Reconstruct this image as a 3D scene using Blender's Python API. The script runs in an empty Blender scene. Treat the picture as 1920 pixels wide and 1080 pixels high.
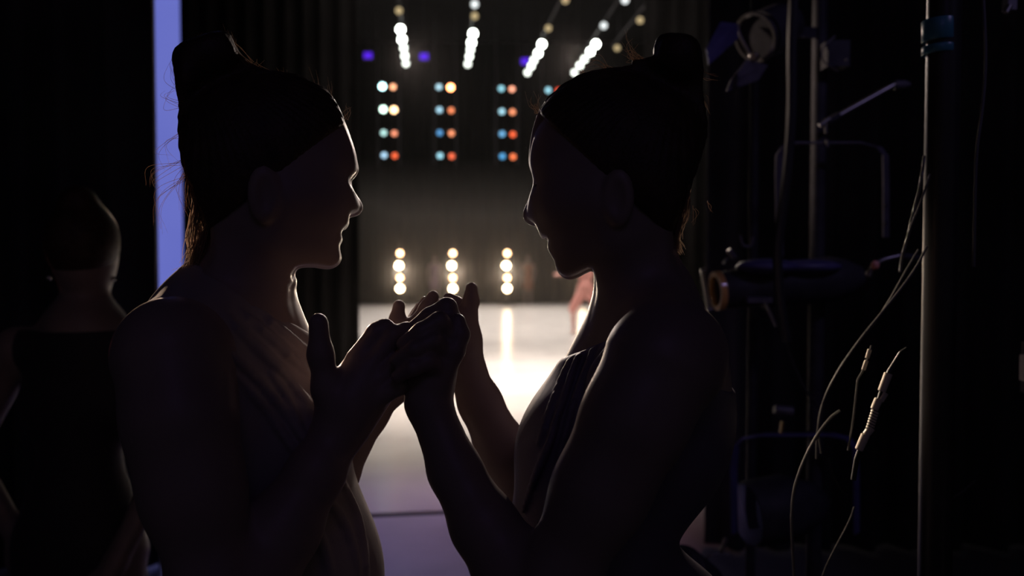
import bpy, bmesh, math, random
import numpy as np
from mathutils import Vector, Matrix

SC = bpy.context.scene
COL = SC.collection
PI = math.pi
random.seed(7)

# ------------------------------------------------------------------ camera
F = 1500.0
H = 1.42
PITCH = math.atan(47 / F)
cam_data = bpy.data.cameras.new('camera')
cam = bpy.data.objects.new('camera', cam_data)
COL.objects.link(cam)
cam.location = (0, 0, H)
cam.rotation_euler = (PI / 2 - PITCH, 0, 0)
cam_data.sensor_width = 36
cam_data.lens = F / 1920 * 36
cam_data.clip_start = 0.05
cam_data.clip_end = 120
cam_data.dof.use_dof = True
cam_data.dof.focus_distance = 0.88
cam_data.dof.aperture_fstop = 3.6
SC.camera = cam
FWD = Vector((0, math.cos(PITCH), -math.sin(PITCH)))
UP = Vector((0, math.sin(PITCH), math.cos(PITCH)))


def at(px, py, Y):
    d = Vector((px - 960, 0, 0)) + UP * (540 - py) + FWD * F
    return Vector((0, 0, H)) + d * (Y / d.y)


def at_z(px, py, z):
    d = Vector((px - 960, 0, 0)) + UP * (540 - py) + FWD * F
    return Vector((0, 0, H)) + d * ((z - H) / d.z)


# ------------------------------------------------------------------ world, view, lights
w = bpy.data.worlds.new('world')
SC.world = w
w.use_nodes = True
w.node_tree.nodes['Background'].inputs[0].default_value = (0.85, 0.78, 1.0, 1)
w.node_tree.nodes['Background'].inputs[1].default_value = 0.012
SC.view_settings.view_transform = 'Standard'
SC.view_settings.look = 'None'
SC.view_settings.gamma = 1
SC.view_settings.exposure = 0
SC.view_settings.use_curve_mapping = False
SC.cycles.use_denoising = True
SC.cycles.volume_bounces = 0
SC.cycles.max_bounces = 4
SC.cycles.diffuse_bounces = 2
SC.cycles.glossy_bounces = 2
SC.cycles.sample_clamp_indirect = 3
SC.cycles.use_light_tree = True


def aim(o, target):
    d = Vector(target) - o.location
    o.rotation_euler = d.to_track_quat('-Z', 'Y').to_euler()


def spot(name, loc, target, power, color, angle=30, blend=0.6, radius=0.08):
    l = bpy.data.lights.new(name, 'SPOT')
    l.energy = power
    l.color = color
    l.spot_size = math.radians(angle)
    l.spot_blend = blend
    l.shadow_soft_size = radius
    o = bpy.data.objects.new(name, l)
    COL.objects.link(o)
    o.location = loc
    aim(o, target)
    return o


def area(name, loc, target, power, color, sx, sy, spread=180):
    l = bpy.data.lights.new(name, 'AREA')
    l.energy = power
    l.color = color
    l.shape = 'RECTANGLE'
    l.size = sx
    l.size_y = sy
    l.spread = math.radians(spread)
    o = bpy.data.objects.new(name, l)
    COL.objects.link(o)
    o.location = loc
    aim(o, target)
    return o


WARM = (1.0, 0.78, 0.58)
# back light out of the far booms, towards the wing
for i, px in enumerate((750, 849, 951)):
    spot('boom_beam', at(px, 510, 26.2), (-0.02, 0.9, 1.33), 1400, WARM, 4.0, 1.0, 0.2)
spot('high_back_light', at(1080, 100, 20), (-0.1, 0.9, 1.42), 2200, (1.0, 0.80, 0.70), 5, 1.0, 0.15)
spot('high_back_light', at(760, 100, 20), (0.1, 0.9, 1.42), 2400, (1.0, 0.80, 0.70), 5, 1.0, 0.15)
# stage wash on the dance floor
area('stage_wash', (0, 19.8, 7.5), (0, 19.8, 0), 980, (1.0, 0.91, 0.84), 9, 12.5, 60)
area('stage_wash_front', (0.2, 9.7, 7.5), (0.2, 9.7, 0), 330, (1.0, 0.89, 0.81), 4.5, 5, 50)
spot('violet_wash', (-1.6, 5.2, 5.5), (-0.7, 4.3, 0), 330, (0.42, 0.42, 1.0), 30, 1.0, 0.3)
spot('pink_wash', (2.2, 7.0, 5.5), (0.0, 4.7, 0), 300, (1.0, 0.38, 0.45), 24, 1.0, 0.3)
# added blue-violet fill from behind the camera, not a lamp of the wing
area('wing_blue_fill', (0.2, -1.0, 2.9), (0, 0.9, 1.2), 0.45, (0.42, 0.25, 1.0), 0.8, 0.5)
spot('warm_side_light', (-1.95, 4.9, 2.0), (-0.37, 0.9, 1.42), 1000, (1.0, 0.70, 0.52), 7, 1.0, 0.05)
spot('added_rim_spot', (-1.25, 7.6, 2.3), (0.03, 0.9, 1.45), 130, (1.0, 0.82, 0.72), 9, 1.0, 0.3)  # added unseen spot that draws the rim on the right dancer's profile
spot('added_rim_spot', (1.0, 7.6, 2.3), (-0.20, 0.9, 1.45), 70, (1.0, 0.82, 0.72), 9, 1.0, 0.3)  # second added spot, for the left dancer's rim
spot('warm_side_light', (0.93, 5.6, 2.1), (0.33, 0.93, 1.44), 520, (1.0, 0.74, 0.60), 6, 1.0, 0.05)
spot('cable_fill', (-1.0, 3.2, 2.3), (0.47, 1.00, 1.26), 420, (1.0, 0.80, 0.62), 14, 1.0, 0.04)  # added unseen spot, brightens the taped bundle and cables
spot('gear_blue_fill', (1.7, 0.2, 3.0), (0.75, 2.1, 1.45), 14, (0.5, 0.42, 1.0), 44, 0.9, 0.1)  # added blue fill so the gear on the right shows up
spot('gear_warm_fill', (-1.0, 3.2, 2.6), (0.95, 2.1, 1.78), 90, (1.0, 0.78, 0.66), 22, 1.0, 0.05)  # added warm fill for the slanted arm and nearby gear
spot('wing_red_light', (-2.6, 3.6, 1.2), (-1.05, 2.0, 1.0), 2.2, (1.0, 0.25, 0.2), 50, 0.8, 0.1)


# ------------------------------------------------------------------ tags
def tag(o, label=None, cat=None, group=None, kind=None):
    if label:
        o['label'] = label
    if cat:
        o['category'] = cat
    if group:
        o['group'] = group
    if kind:
        o['kind'] = kind
    return o


def empty(name, loc=(0, 0, 0)):
    o = bpy.data.objects.new(name, None)
    COL.objects.link(o)
    o.location = loc
    o.empty_display_size = 0.05
    return o


def put(name, me, mat, parent=None, smooth=True):
    """link a world-space mesh as an object, optionally under a thing"""
    if isinstance(me, bpy.types.Mesh) and smooth:
        me.polygons.foreach_set('use_smooth', [True] * len(me.polygons))
    o = bpy.data.objects.new(name, me)
    COL.objects.link(o)
    if mat:
        me.materials.append(mat)
    if parent is not None:
        o.parent = parent
        loc = Vector((0, 0, 0))
        p = parent
        while p is not None:
            loc += p.location
            p = p.parent
        o.matrix_parent_inverse = Matrix.Translation(-loc)
    return o


def copy_tree(o, parent=None):
    c = o.copy()
    COL.objects.link(c)
    if parent is not None:
        c.parent = parent
        c.matrix_parent_inverse = o.matrix_parent_inverse.copy()
    for ch in list(o.children):
        copy_tree(ch, c)
    return c


# ------------------------------------------------------------------ materials
def mat(name, base, rough=0.5, metal=0.0, spec=0.5, noise=None, bump=0.0, bscale=80, sheen=0.0, coat=0.0,
        emit=None, estr=0.0, sheen_tint=(1, 1, 1), nscale=6.0, sss=0.0):
    m = bpy.data.materials.new(name)
    m.use_nodes = True
    nt = m.node_tree
    b = nt.nodes['Principled BSDF']
    b.inputs['Base Color'].default_value = (*base, 1)
    b.inputs['Roughness'].default_value = rough
    b.inputs['Metallic'].default_value = metal
    b.inputs['Specular IOR Level'].default_value = spec
    b.inputs['Sheen Weight'].default_value = sheen
    b.inputs['Sheen Tint'].default_value = (*sheen_tint, 1)
    b.inputs['Coat Weight'].default_value = coat
    if sss:
        b.inputs['Subsurface Weight'].default_value = sss
        b.inputs['Subsurface Radius'].default_value = (0.01, 0.004, 0.002)
        b.inputs['Subsurface Scale'].default_value = 1.0
    if emit:
        b.inputs['Emission Color'].default_value = (*emit, 1)
        b.inputs['Emission Strength'].default_value = estr
    tc = nt.nodes.new('ShaderNodeTexCoord')
    if noise:
        n = nt.nodes.new('ShaderNodeTexNoise')
        n.inputs['Scale'].default_value = nscale
        n.inputs['Detail'].default_value = 5
        nt.links.new(tc.outputs['Object'], n.inputs['Vector'])
        r = nt.nodes.new('ShaderNodeValToRGB')
        r.color_ramp.elements[0].position = 0.3
        r.color_ramp.elements[1].position = 0.7
        r.color_ramp.elements[0].color = (*[c * (1 - noise) for c in base], 1)
        r.color_ramp.elements[1].color = (*[min(1, c * (1 + noise)) for c in base], 1)
        nt.links.new(n.outputs['Fac'], r.inputs['Fac'])
        nt.links.new(r.outputs['Color'], b.inputs['Base Color'])
    if bump:
        n2 = nt.nodes.new('ShaderNodeTexNoise')
        n2.inputs['Scale'].default_value = bscale
        n2.inputs['Detail'].default_value = 3
        nt.links.new(tc.outputs['Object'], n2.inputs['Vector'])
        bp = nt.nodes.new('ShaderNodeBump')
        bp.inputs['Strength'].default_value = bump
        bp.inputs['Distance'].default_value = 0.002
        nt.links.new(n2.outputs['Fac'], bp.inputs['Height'])
        nt.links.new(bp.outputs['Normal'], b.inputs['Normal'])
    return m


SKIN = mat('skin', (0.37, 0.275, 0.25), 0.45, spec=0.4, noise=0.08, bump=0.05, bscale=400, sheen=0.12,
           sheen_tint=(1, 0.85, 0.75), nscale=12)
SKIN2 = mat('skin_brown', (0.33, 0.245, 0.225), 0.45, noise=0.08, bump=0.05, bscale=400, sheen=0.12,
            sheen_tint=(1, 0.85, 0.75), nscale=12)
HAIR = mat('hair', (0.07, 0.04, 0.028), 0.5, spec=0.35, noise=0.3, bump=0.5, bscale=300, nscale=60)
STRAND = mat('hair_strand', (0.36, 0.24, 0.17), 0.4, spec=0.6)
nt = STRAND.node_tree
tr = nt.nodes.new('ShaderNodeBsdfTranslucent')
tr.inputs[0].default_value = (0.62, 0.46, 0.35, 1)
mx = nt.nodes.new('ShaderNodeMixShader')
mx.inputs[0].default_value = 0.6
nt.links.new(nt.nodes['Principled BSDF'].outputs[0], mx.inputs[1])
nt.links.new(tr.outputs[0], mx.inputs[2])
nt.links.new(mx.outputs[0], nt.nodes['Material Output'].inputs[0])
STRAND_N = STRAND.copy()
STRAND_N.name = 'lit_nape_hair'
STRAND_N.node_tree.nodes['Translucent BSDF'].inputs[0].default_value = (0.85, 0.72, 0.6, 1)  # lit copy of the strands: brighter colour stands in for stronger back light
STRAND_D = mat('hair_strand_dark', (0.10, 0.05, 0.03), 0.4, spec=0.6)
CLOTH_L = mat('mauve_cloth', (0.42, 0.36, 0.35), 0.65, spec=0.3, noise=0.07, bump=0.15, bscale=900, sheen=0.08)
CLOTH_R = mat('plum_cloth', (0.22, 0.18, 0.24), 0.5, spec=0.4, noise=0.07, bump=0.15, bscale=900, sheen=0.05)
TEETH = mat('teeth', (0.8, 0.78, 0.72), 0.15)
EYE = mat('eye_white', (0.35, 0.33, 0.32), 0.4)
BLACKCLOTH = mat('black_velour', (0.10, 0.095, 0.10), 0.95, spec=0.1, noise=0.3, sheen=0.12, nscale=2)
LEGCLOTH = mat('stage_leg_velour', (0.012, 0.011, 0.011), 0.95, spec=0.05, noise=0.3, nscale=2)
WALLM = mat('black_wall', (0.01, 0.01, 0.011), 0.9, spec=0.1, noise=0.3, nscale=1)
METAL = mat('black_metal', (0.045, 0.042, 0.05), 0.6, spec=0.25, metal=0.0, noise=0.3, bump=0.1, nscale=20)
STEEL = mat('worn_steel', (0.32, 0.30, 0.29), 0.35, metal=0.9, noise=0.2, bump=0.1, nscale=30)
GREYP = mat('grey_paint', (0.12, 0.11, 0.13), 0.45, noise=0.2, nscale=15)
BLUEP = mat('blue_violet_gear', (0.10, 0.09, 0.22), 0.4, noise=0.2, nscale=15)
BLUET = mat('blue_tape', (0.05, 0.22, 0.30), 0.3)
RUBBER = mat('black_rubber', (0.03, 0.03, 0.03), 0.4, spec=0.5)
GREYR = mat('grey_cable_rubber', (0.13, 0.125, 0.12), 0.3, spec=0.6)
CREAM = mat('cream_tape', (0.75, 0.66, 0.52), 0.35, noise=0.1, nscale=40)
ORANGE = mat('amber_lens_ring', (0.85, 0.45, 0.15), 0.25, coat=0.5)
GLASS = mat('dark_glass', (0.05, 0.05, 0.06), 0.05, spec=0.8)
PINKC = mat('pink_costume', (0.75, 0.33, 0.28), 0.6)
BROWNC = mat('brown_costume', (0.35, 0.14, 0.08), 0.7)
PURPC = mat('violet_costume', (0.25, 0.14, 0.22), 0.7)
DARKC = mat('dark_leotard', (0.035, 0.03, 0.04), 0.7, sheen=0.1)
GOLD = mat('earring_metal', (0.9, 0.85, 0.75), 0.15, metal=1.0)


def glow(name, color, strength):
    m = bpy.data.materials.new(name)
    m.use_nodes = True
    nt = m.node_tree
    nt.nodes.clear()
    e = nt.nodes.new('ShaderNodeEmission')
    e.inputs[0].default_value = (*color, 1)
    e.inputs[1].default_value = strength
    out = nt.nodes.new('ShaderNodeOutputMaterial')
    nt.links.new(e.outputs[0], out.inputs[0])
    return m


# ------------------------------------------------------------------ polygon mesh helper
class MB:
    def __init__(s):
        s.v = []
        s.f = []

    def box(s, c, size, rot=None):
        c = Vector(c)
        b = len(s.v)
        for x in (-1, 1):
            for y in (-1, 1):
                for z in (-1, 1):
                    p = Vector((x * size[0] / 2, y * size[1] / 2, z * size[2] / 2))
                    if rot is not None:
                        p = rot @ p
                    s.v.append(c + p)
        for q in ((0, 1, 3, 2), (4, 6, 7, 5), (0, 4, 5, 1), (2, 3, 7, 6), (0, 2, 6, 4), (1, 5, 7, 3)):
            s.f.append([b + k for k in q])
        return s

    def lathe(s, a, b, prof, n=20, closed=True):
        """prof: list of (t, r) with t along a->b in metres from a"""
        a, b = Vector(a), Vector(b)
        d = (b - a).normalized()
        u = d.orthogonal().normalized()
        v = d.cross(u)
        base = len(s.v)
        for t, r in prof:
            for k in range(n):
                an = 2 * PI * k / n
                s.v.append(a + d * t + (u * math.cos(an) + v * math.sin(an)) * r)
        for i in range(len(prof) - 1):
            for k in range(n):
                k2 = (k + 1) % n
                s.f.append([base + i * n + k, base + i * n + k2, base + (i + 1) * n + k2, base + (i + 1) * n + k])
        if closed:
            s.f.append([base + k for k in range(n)][::-1])
            s.f.append([base + (len(prof) - 1) * n + k for k in range(n)])
        return s

    def cyl(s, a, b, r, r2=None, n=20):
        L = (Vector(b) - Vector(a)).length
        r2 = r if r2 is None else r2
        e = min(r, r2, L / 2) * 0.15
        return s.lathe(a, b, [(0, r - e), (e, r), (L - e, r2), (L, r2 - e)], n)

    def tube(s, pts, r, n=8, close=True):
        pts = [Vector(p) for p in pts]
        m = len(pts)
        rr = r if hasattr(r, '__len__') else [r] * m
        base = len(s.v)
        u = None
        for i, p in enumerate(pts):
            t = (pts[min(i + 1, m - 1)] - pts[max(i - 1, 0)]).normalized()
            if u is None:
                u = t.orthogonal().normalized()
            else:
                u = (u - t * u.dot(t)).normalized()
            v = t.cross(u)
            for k in range(n):
                an = 2 * PI * k / n
                s.v.append(p + (u * math.cos(an) + v * math.sin(an)) * rr[i])
        for i in range(m - 1):
            for k in range(n):
                k2 = (k + 1) % n
                s.f.append([base + i * n + k, base + i * n + k2, base + (i + 1) * n + k2, base + (i + 1) * n + k])
        if close:
            s.f.append([base + k for k in range(n)][::-1])
            s.f.append([base + (m - 1) * n + k for k in range(n)])
        return s

    def strap(s, pts, width_dir, wd, th):
        """flat bar swept along pts; wd along width_dir, th across"""
        pts = [Vector(p) for p in pts]
        W = Vector(width_dir).normalized()
        base = len(s.v)
        m = len(pts)
        for i, p in enumerate(pts):
            t = (pts[min(i + 1, m - 1)] - pts[max(i - 1, 0)]).normalized()
            N = t.cross(W).normalized()
            for a, b in ((-1, -1), (1, -1), (1, 1), (-1, 1)):
                s.v.append(p + W * a * wd / 2 + N * b * th / 2)
        for i in range(m - 1):
            for k in range(4):
                k2 = (k + 1) % 4
                s.f.append([base + i * 4 + k, base + i * 4 + k2, base + (i + 1) * 4 + k2, base + (i + 1) * 4 + k])
        s.f.append([base + k for k in range(4)][::-1])
        s.f.append([base + (m - 1) * 4 + k for k in range(4)])
        return s

    def ball(s, c, r, n=14, m=8):
        c = Vector(c)
        if not hasattr(r, '__len__'):
            r = (r, r, r)
        base = len(s.v)
        for i in range(1, m):
            ph = PI * i / m
            for k in range(n):
                an = 2 * PI * k / n
                s.v.append(c + Vector((r[0] * math.sin(ph) * math.cos(an), r[1] * math.sin(ph) * math.sin(an),
                                       r[2] * math.cos(ph))))
        top = len(s.v)
        s.v.append(c + Vector((0, 0, r[2])))
        s.v.append(c - Vector((0, 0, r[2])))
        for i in range(m - 2):
            for k in range(n):
                k2 = (k + 1) % n
                s.f.append([base + i * n + k, base + (i + 1) * n + k, base + (i + 1) * n + k2, base + i * n + k2])
        for k in range(n):
            k2 = (k + 1) % n
            s.f.append([top, base + k, base + k2])
            s.f.append([top + 1, base + (m - 2) * n + k2, base + (m - 2) * n + k])
        return s

    def build(s, name, material, parent=None, smooth=False):
        me = bpy.data.meshes.new(name)
        me.from_pydata([tuple(v) for v in s.v], [], s.f)
        bm = bmesh.new()
        bm.from_mesh(me)
        bmesh.ops.recalc_face_normals(bm, faces=bm.faces)
        bm.to_mesh(me)
        bm.free()
        o = put(name, me, material, parent, smooth)
        if smooth:
            me.set_sharp_from_angle(angle=math.radians(40))
        return o


def smooth_path(pts, n=8):
    """Catmull-Rom"""
    P = [np.array(p, float) for p in pts]
    P = [2 * P[0] - P[1]] + P + [2 * P[-1] - P[-2]]
    out = []
    for i in range(1, len(P) - 2):
        p0, p1, p2, p3 = P[i - 1:i + 3]
        for k in range(n):
            t = k / n
            out.append(0.5 * (2 * p1 + (p2 - p0) * t + (2 * p0 - 5 * p1 + 4 * p2 - p3) * t * t +
                              (3 * p1 - p0 - 3 * p2 + p3) * t ** 3))
    out.append(P[-2])
    return out


# ------------------------------------------------------------------ signed distance fields
def smin(a, b, k):
    h = np.maximum(k - np.abs(a - b), 0) / k
    return np.minimum(a, b) - h * h * k * 0.25


def smax(a, b, k):
    return -smin(-a, -b, k)


class Field:
    def __init__(s, xs, ys, zs, like=None):
        s.x, s.y, s.z = [np.asarray(a, np.float32) for a in (xs, ys, zs)]
        s.F = np.full((len(xs), len(ys), len(zs)), 0.08, np.float32) if like is None else like.F.copy()

    def copy(s):
        return Field(s.x, s.y, s.z, s)

    def block(s, lo, hi):
        sl = []
        for a, l, h in zip((s.x, s.y, s.z), lo, hi):
            i0 = max(0, int(np.searchsorted(a, l)) - 1)
            i1 = min(len(a), int(np.searchsorted(a, h)) + 1)
            if i1 <= i0:
                return None
            sl.append(slice(i0, i1))
        return tuple(sl)

    def pos(s, sl):
        return s.x[sl[0]][:, None, None], s.y[sl[1]][None, :, None], s.z[sl[2]][None, None, :]

    def merge(s, sl, d, k, op='add'):
        c = s.F[sl]
        s.F[sl] = smin(c, d, k) if op == 'add' else smax(c, -d, k)

    def cone(s, a, b, ra, rb, k=0.02, op='add'):
        a, b = np.array(a, float), np.array(b, float)
        m = max(ra, rb) + k + 0.006
        sl = s.block(np.minimum(a, b) - m, np.maximum(a, b) + m)
        if sl is None:
            return s
        X, Y, Z = s.pos(sl)
        d = b - a
        L2 = float(d @ d) + 1e-12
        t = np.clip(((X - a[0]) * d[0] + (Y - a[1]) * d[1] + (Z - a[2]) * d[2]) / L2, 0, 1)
        q = np.sqrt((X - a[0] - t * d[0]) ** 2 + (Y - a[1] - t * d[1]) ** 2 + (Z - a[2] - t * d[2]) ** 2)
        s.merge(sl, (q - (ra + (rb - ra) * t)).astype(np.float32), k, op)
        return s

    def chain(s, pts, rs, k=0.012):
        for i in range(len(pts) - 1):
            s.cone(pts[i], pts[i + 1], rs[i], rs[i + 1], k)
        return s

    def ell(s, c, r, k=0.02, op='add', frame=None):
        """ellipsoid; frame = 3 orthonormal axes (rows)"""
        c, r = np.array(c, float), np.array(r, float)
        m = max(r) + k + 0.006
        sl = s.block(c - m, c + m)
        if sl is None:
            return s
        X, Y, Z = s.pos(sl)
        X, Y, Z = X - c[0], Y - c[1], Z - c[2]
        if frame is not None:
            fr = np.array(frame, float)
            A = [X * fr[i][0] + Y * fr[i][1] + Z * fr[i][2] for i in range(3)]
        else:
            A = [X, Y, Z]
        k0 = np.sqrt((A[0] / r[0]) ** 2 + (A[1] / r[1]) ** 2 + (A[2] / r[2]) ** 2)
        k1 = np.sqrt((A[0] / r[0] ** 2) ** 2 + (A[1] / r[1] ** 2) ** 2 + (A[2] / r[2] ** 2) ** 2) + 1e-9
        s.merge(sl, (k0 * (k0 - 1) / k1).astype(np.float32), k, op)
        return s

    def first_hit(s, px, py, y0=0.55, y1=1.3):
        """first point of the solid seen through a pixel (march along the ray)"""
        Ys = np.arange(y0, y1, 0.0015)
        p0 = np.array(at(px, py, 1.0)) - np.array((0, 0, H))
        P = np.array((0, 0, H)) + p0[None, :] * Ys[:, None]
        ii = [np.clip(np.searchsorted(a, P[:, j]), 0, len(a) - 1) for j, a in enumerate((s.x, s.y, s.z))]
        v = s.F[ii[0], ii[1], ii[2]]
        hit = np.nonzero(v < 0.001)[0]
        return P[hit[0]] if len(hit) else None

    def mesh(s, name):
        F = s.F
        ins = F < 0
        ax = [np.nonzero(ins.any(axis=tuple(j for j in range(3) if j != i)))[0] for i in range(3)]
        sl = tuple(slice(max(0, a[0] - 2), a[-1] + 3) for a in ax)
        F = np.ascontiguousarray(F[sl])
        xs, ys, zs = s.x[sl[0]], s.y[sl[1]], s.z[sl[2]]
        F[0], F[-1] = 0.05, 0.05
        F[:, 0], F[:, -1] = 0.05, 0.05
        F[:, :, 0], F[:, :, -1] = 0.05, 0.05
        ins = F < 0
        cnt = np.zeros(tuple(n - 1 for n in F.shape), np.uint8)
        offs = [(i, j, k) for i in (0, 1) for j in (0, 1) for k in (0, 1)]
        n0, n1, n2 = F.shape
        for i, j, k in offs:
            cnt += ins[i:n0 - 1 + i, j:n1 - 1 + j, k:n2 - 1 + k]
        act = (cnt > 0) & (cnt < 8)
        I, J, K = np.nonzero(act)
        idx = np.full(act.shape, -1, np.int32)
        idx[I, J, K] = np.arange(len(I))
        P = np.zeros((len(I), 3), np.float64)
        N = np.zeros(len(I))
        C = {o: F[I + o[0], J + o[1], K + o[2]] for o in offs}
        G = (xs, ys, zs)
        for a in offs:
            for ax_ in range(3):
                if a[ax_]:
                    continue
                b = list(a)
                b[ax_] = 1
                b = tuple(b)
                va, vb = C[a], C[b]
                mk = (va < 0) != (vb < 0)
                t = np.where(mk, va / np.where(mk, va - vb, 1), 0)
                for c in range(3):
                    base = G[c][(I, J, K)[c] + a[c]]
                    if c == ax_:
                        nxt = G[c][(I, J, K)[c] + 1]
                        base = base + t * (nxt - base)
                    P[:, c] += np.where(mk, base, 0)
                N += mk
        P /= N[:, None]
        quads = []
        for ax_ in range(3):
            a = [slice(1, -1)] * 3
            a[ax_] = slice(0, -1)
            b = [slice(1, -1)] * 3
            b[ax_] = slice(1, None)
            A, B = ins[tuple(a)], ins[tuple(b)]
            e = np.nonzero(A != B)
            g = [e[0] + 1, e[1] + 1, e[2] + 1]
            g[ax_] = e[ax_]
            u, v = (ax_ + 1) % 3, (ax_ + 2) % 3

            def cell(du, dv):
                q = [g[0], g[1], g[2]]
                q[u] = q[u] - du
                q[v] = q[v] - dv
                return idx[q[0], q[1], q[2]]
            Q = np.stack([cell(1, 1), cell(0, 1), cell(0, 0), cell(1, 0)], 1)
            flip = ~A[e]
            Q[flip] = Q[flip][:, ::-1]
            quads.append(Q)
        Q = np.concatenate(quads)
        Q = Q[(Q >= 0).all(1)]
        me = bpy.data.meshes.new(name)
        me.vertices.add(len(P))
        me.vertices.foreach_set('co', P.astype(np.float32).ravel())
        me.loops.add(Q.size)
        me.loops.foreach_set('vertex_index', Q.astype(np.int32).ravel())
        me.polygons.add(len(Q))
        me.polygons.foreach_set('loop_start', np.arange(0, Q.size, 4, dtype=np.int32))
        me.update(calc_edges=True)
        me.validate()
        return me


def poly_sdf(px, pz, poly):
    """2-D signed distance to a closed polygon on a grid px (n,), pz (m,) -> (n, m)"""
    X, Z = px[:, None], pz[None, :]
    d = np.full((len(px), len(pz)), 1e9)
    inside = np.zeros(d.shape, bool)
    n = len(poly)
    for i in range(n):
        ax, az = poly[i]
        bx, bz = poly[(i + 1) % n]
        ex, ez = bx - ax, bz - az
        t = np.clip(((X - ax) * ex + (Z - az) * ez) / (ex * ex + ez * ez + 1e-12), 0, 1)
        d = np.minimum(d, (X - ax - t * ex) ** 2 + (Z - az - t * ez) ** 2)
        c = ((az > Z) != (bz > Z)) & (X < (bx - ax) * (Z - az) / (bz - az + 1e-15) + ax)
        inside ^= c
    d = np.sqrt(d)
    return np.where(inside, -d, d)


def hair_strands(paths, name, material, parent, r=0.00022):
    """loose hairs as one bundle of thin tapered curves; paths in world space"""
    cu = bpy.data.curves.new(name, 'CURVE')
    cu.dimensions = '3D'
    cu.bevel_depth = r
    cu.bevel_resolution = 0
    for p in paths:
        sp = cu.splines.new('POLY')
        sp.points.add(len(p) - 1)
        for i, q in enumerate(p):
            sp.points[i].co = (*q, 1)
            sp.points[i].radius = 1.0 - 0.75 * i / (len(p) - 1)
    cu.materials.append(material)
    o = bpy.data.objects.new(name, cu)
    COL.objects.link(o)
    o.parent = parent
    o.matrix_parent_inverse = Matrix.Translation(-parent.location)
    o['kind'] = 'stuff'
    return o
#%%STRUCT
# ------------------------------------------------------------------ the setting
STAGE_ROT = math.radians(-8)
fl = MB().box((0, 13, -0.05), (24, 36, 0.08)).build('floor', WALLM)
tag(fl, kind='structure')


def marley(name, base, rough, noise):
    m = mat(name, base, rough, spec=0.5, noise=noise, bump=0.25, bscale=12, nscale=1.4)
    return m


MARLEY = marley('grey_dance_floor', (0.60, 0.56, 0.53), 0.20, 0.10)
WING = marley('wing_floor', (0.42, 0.40, 0.44), 0.34, 0.22)
# marley sheets run from side to side; joints recessed
yy = 4.60
rot = Matrix.Rotation(STAGE_ROT * -1, 3, 'Z')
edges = [-2.0, 1.3, yy] + [yy + 0.03 + 1.9 * i for i in range(1, 13)] + [27.9]
edges = sorted(set(e for e in edges if e <= 27.9))
for i in range(len(edges) - 1):
    a, b = edges[i], edges[i + 1]
    gap = 0.095 if abs(b - yy) < 0.01 else 0.004
    far = a >= yy - 0.01
    m = MARLEY if far else WING
    MB().box((-0.1, (a + b - gap) / 2, -0.005), (20, b - a - gap, 0.01), rot).build('floor_panel', m, fl)

ce = MB().box((0, 13, 9.6), (24, 36, 0.2)).build('ceiling', WALLM)
tag(ce, kind='structure')
for nm, c, sz in (('wall_back', (0, 31, 4.7), (24, 0.2, 9.6)), ('wall_left', (-12, 13, 4.7), (0.2, 36, 9.6)),
                  ('wall_right', (12, 13, 4.7), (0.2, 36, 9.6))):
    tag(MB().box(c, sz).build(nm, WALLM), kind='structure')


def curtain(name, x0, x1, Y, z0, z1, label, amp=0.06, pitch=0.22, mtl=BLACKCLOTH, yaw=0.0):
    """pleated cloth hanging from a pipe, real thickness"""
    n = max(8, int(abs(x1 - x0) / pitch * 8))
    o = empty(name, ((x0 + x1) / 2, Y, z0))
    v, f = [], []
    rnd = random.Random(int(x0 * 100) + 3)
    ph = [rnd.uniform(0.8, 1.25) for _ in range(n + 1)]
    s = 0
    rows = 5
    for side in (0, 1):
        s = 0
        for i in range(n + 1):
            t = i / n
            s += ph[i] * 2 * PI / 8
            for j in range(rows):
                z = z0 + (z1 - z0) * j / (rows - 1)
                a = amp * (1.15 - 0.3 * j / (rows - 1))
                y = Y + a * math.sin(s) + 0.3 * a * math.sin(2.3 * s + 1) + side * 0.012
                v.append((x0 + (x1 - x0) * t, y, z))
    m = (n + 1) * rows
    for side in (0, 1):
        for i in range(n):
            for j in range(rows - 1):
                q = [side * m + i * rows + j, side * m + (i + 1) * rows + j, side * m + (i + 1) * rows + j + 1,
                     side * m + i * rows + j + 1]
                f.append(q if side == 0 else q[::-1])
    for i in (0, n):
        for j in range(rows - 1):
            q = [i * rows + j, i * rows + j + 1, m + i * rows + j + 1, m + i * rows + j]
            f.append(q if i == 0 else q[::-1])
    for j in (0, rows - 1):
        for i in range(n):
            q = [i * rows + j, m + i * rows + j, m + (i + 1) * rows + j, (i + 1) * rows + j]
            f.append(q if j == 0 else q[::-1])
    me = bpy.data.meshes.new('cloth')
    me.from_pydata(v, [], f)
    put('cloth', me, mtl, o, True)
    MB().cyl((min(x0, x1) - 0.1, Y, z1 + 0.03), (max(x0, x1) + 0.1, Y, z1 + 0.03), 0.025).build('pipe', METAL, o, True)
    tag(o, label, 'curtain')
    return o


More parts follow.
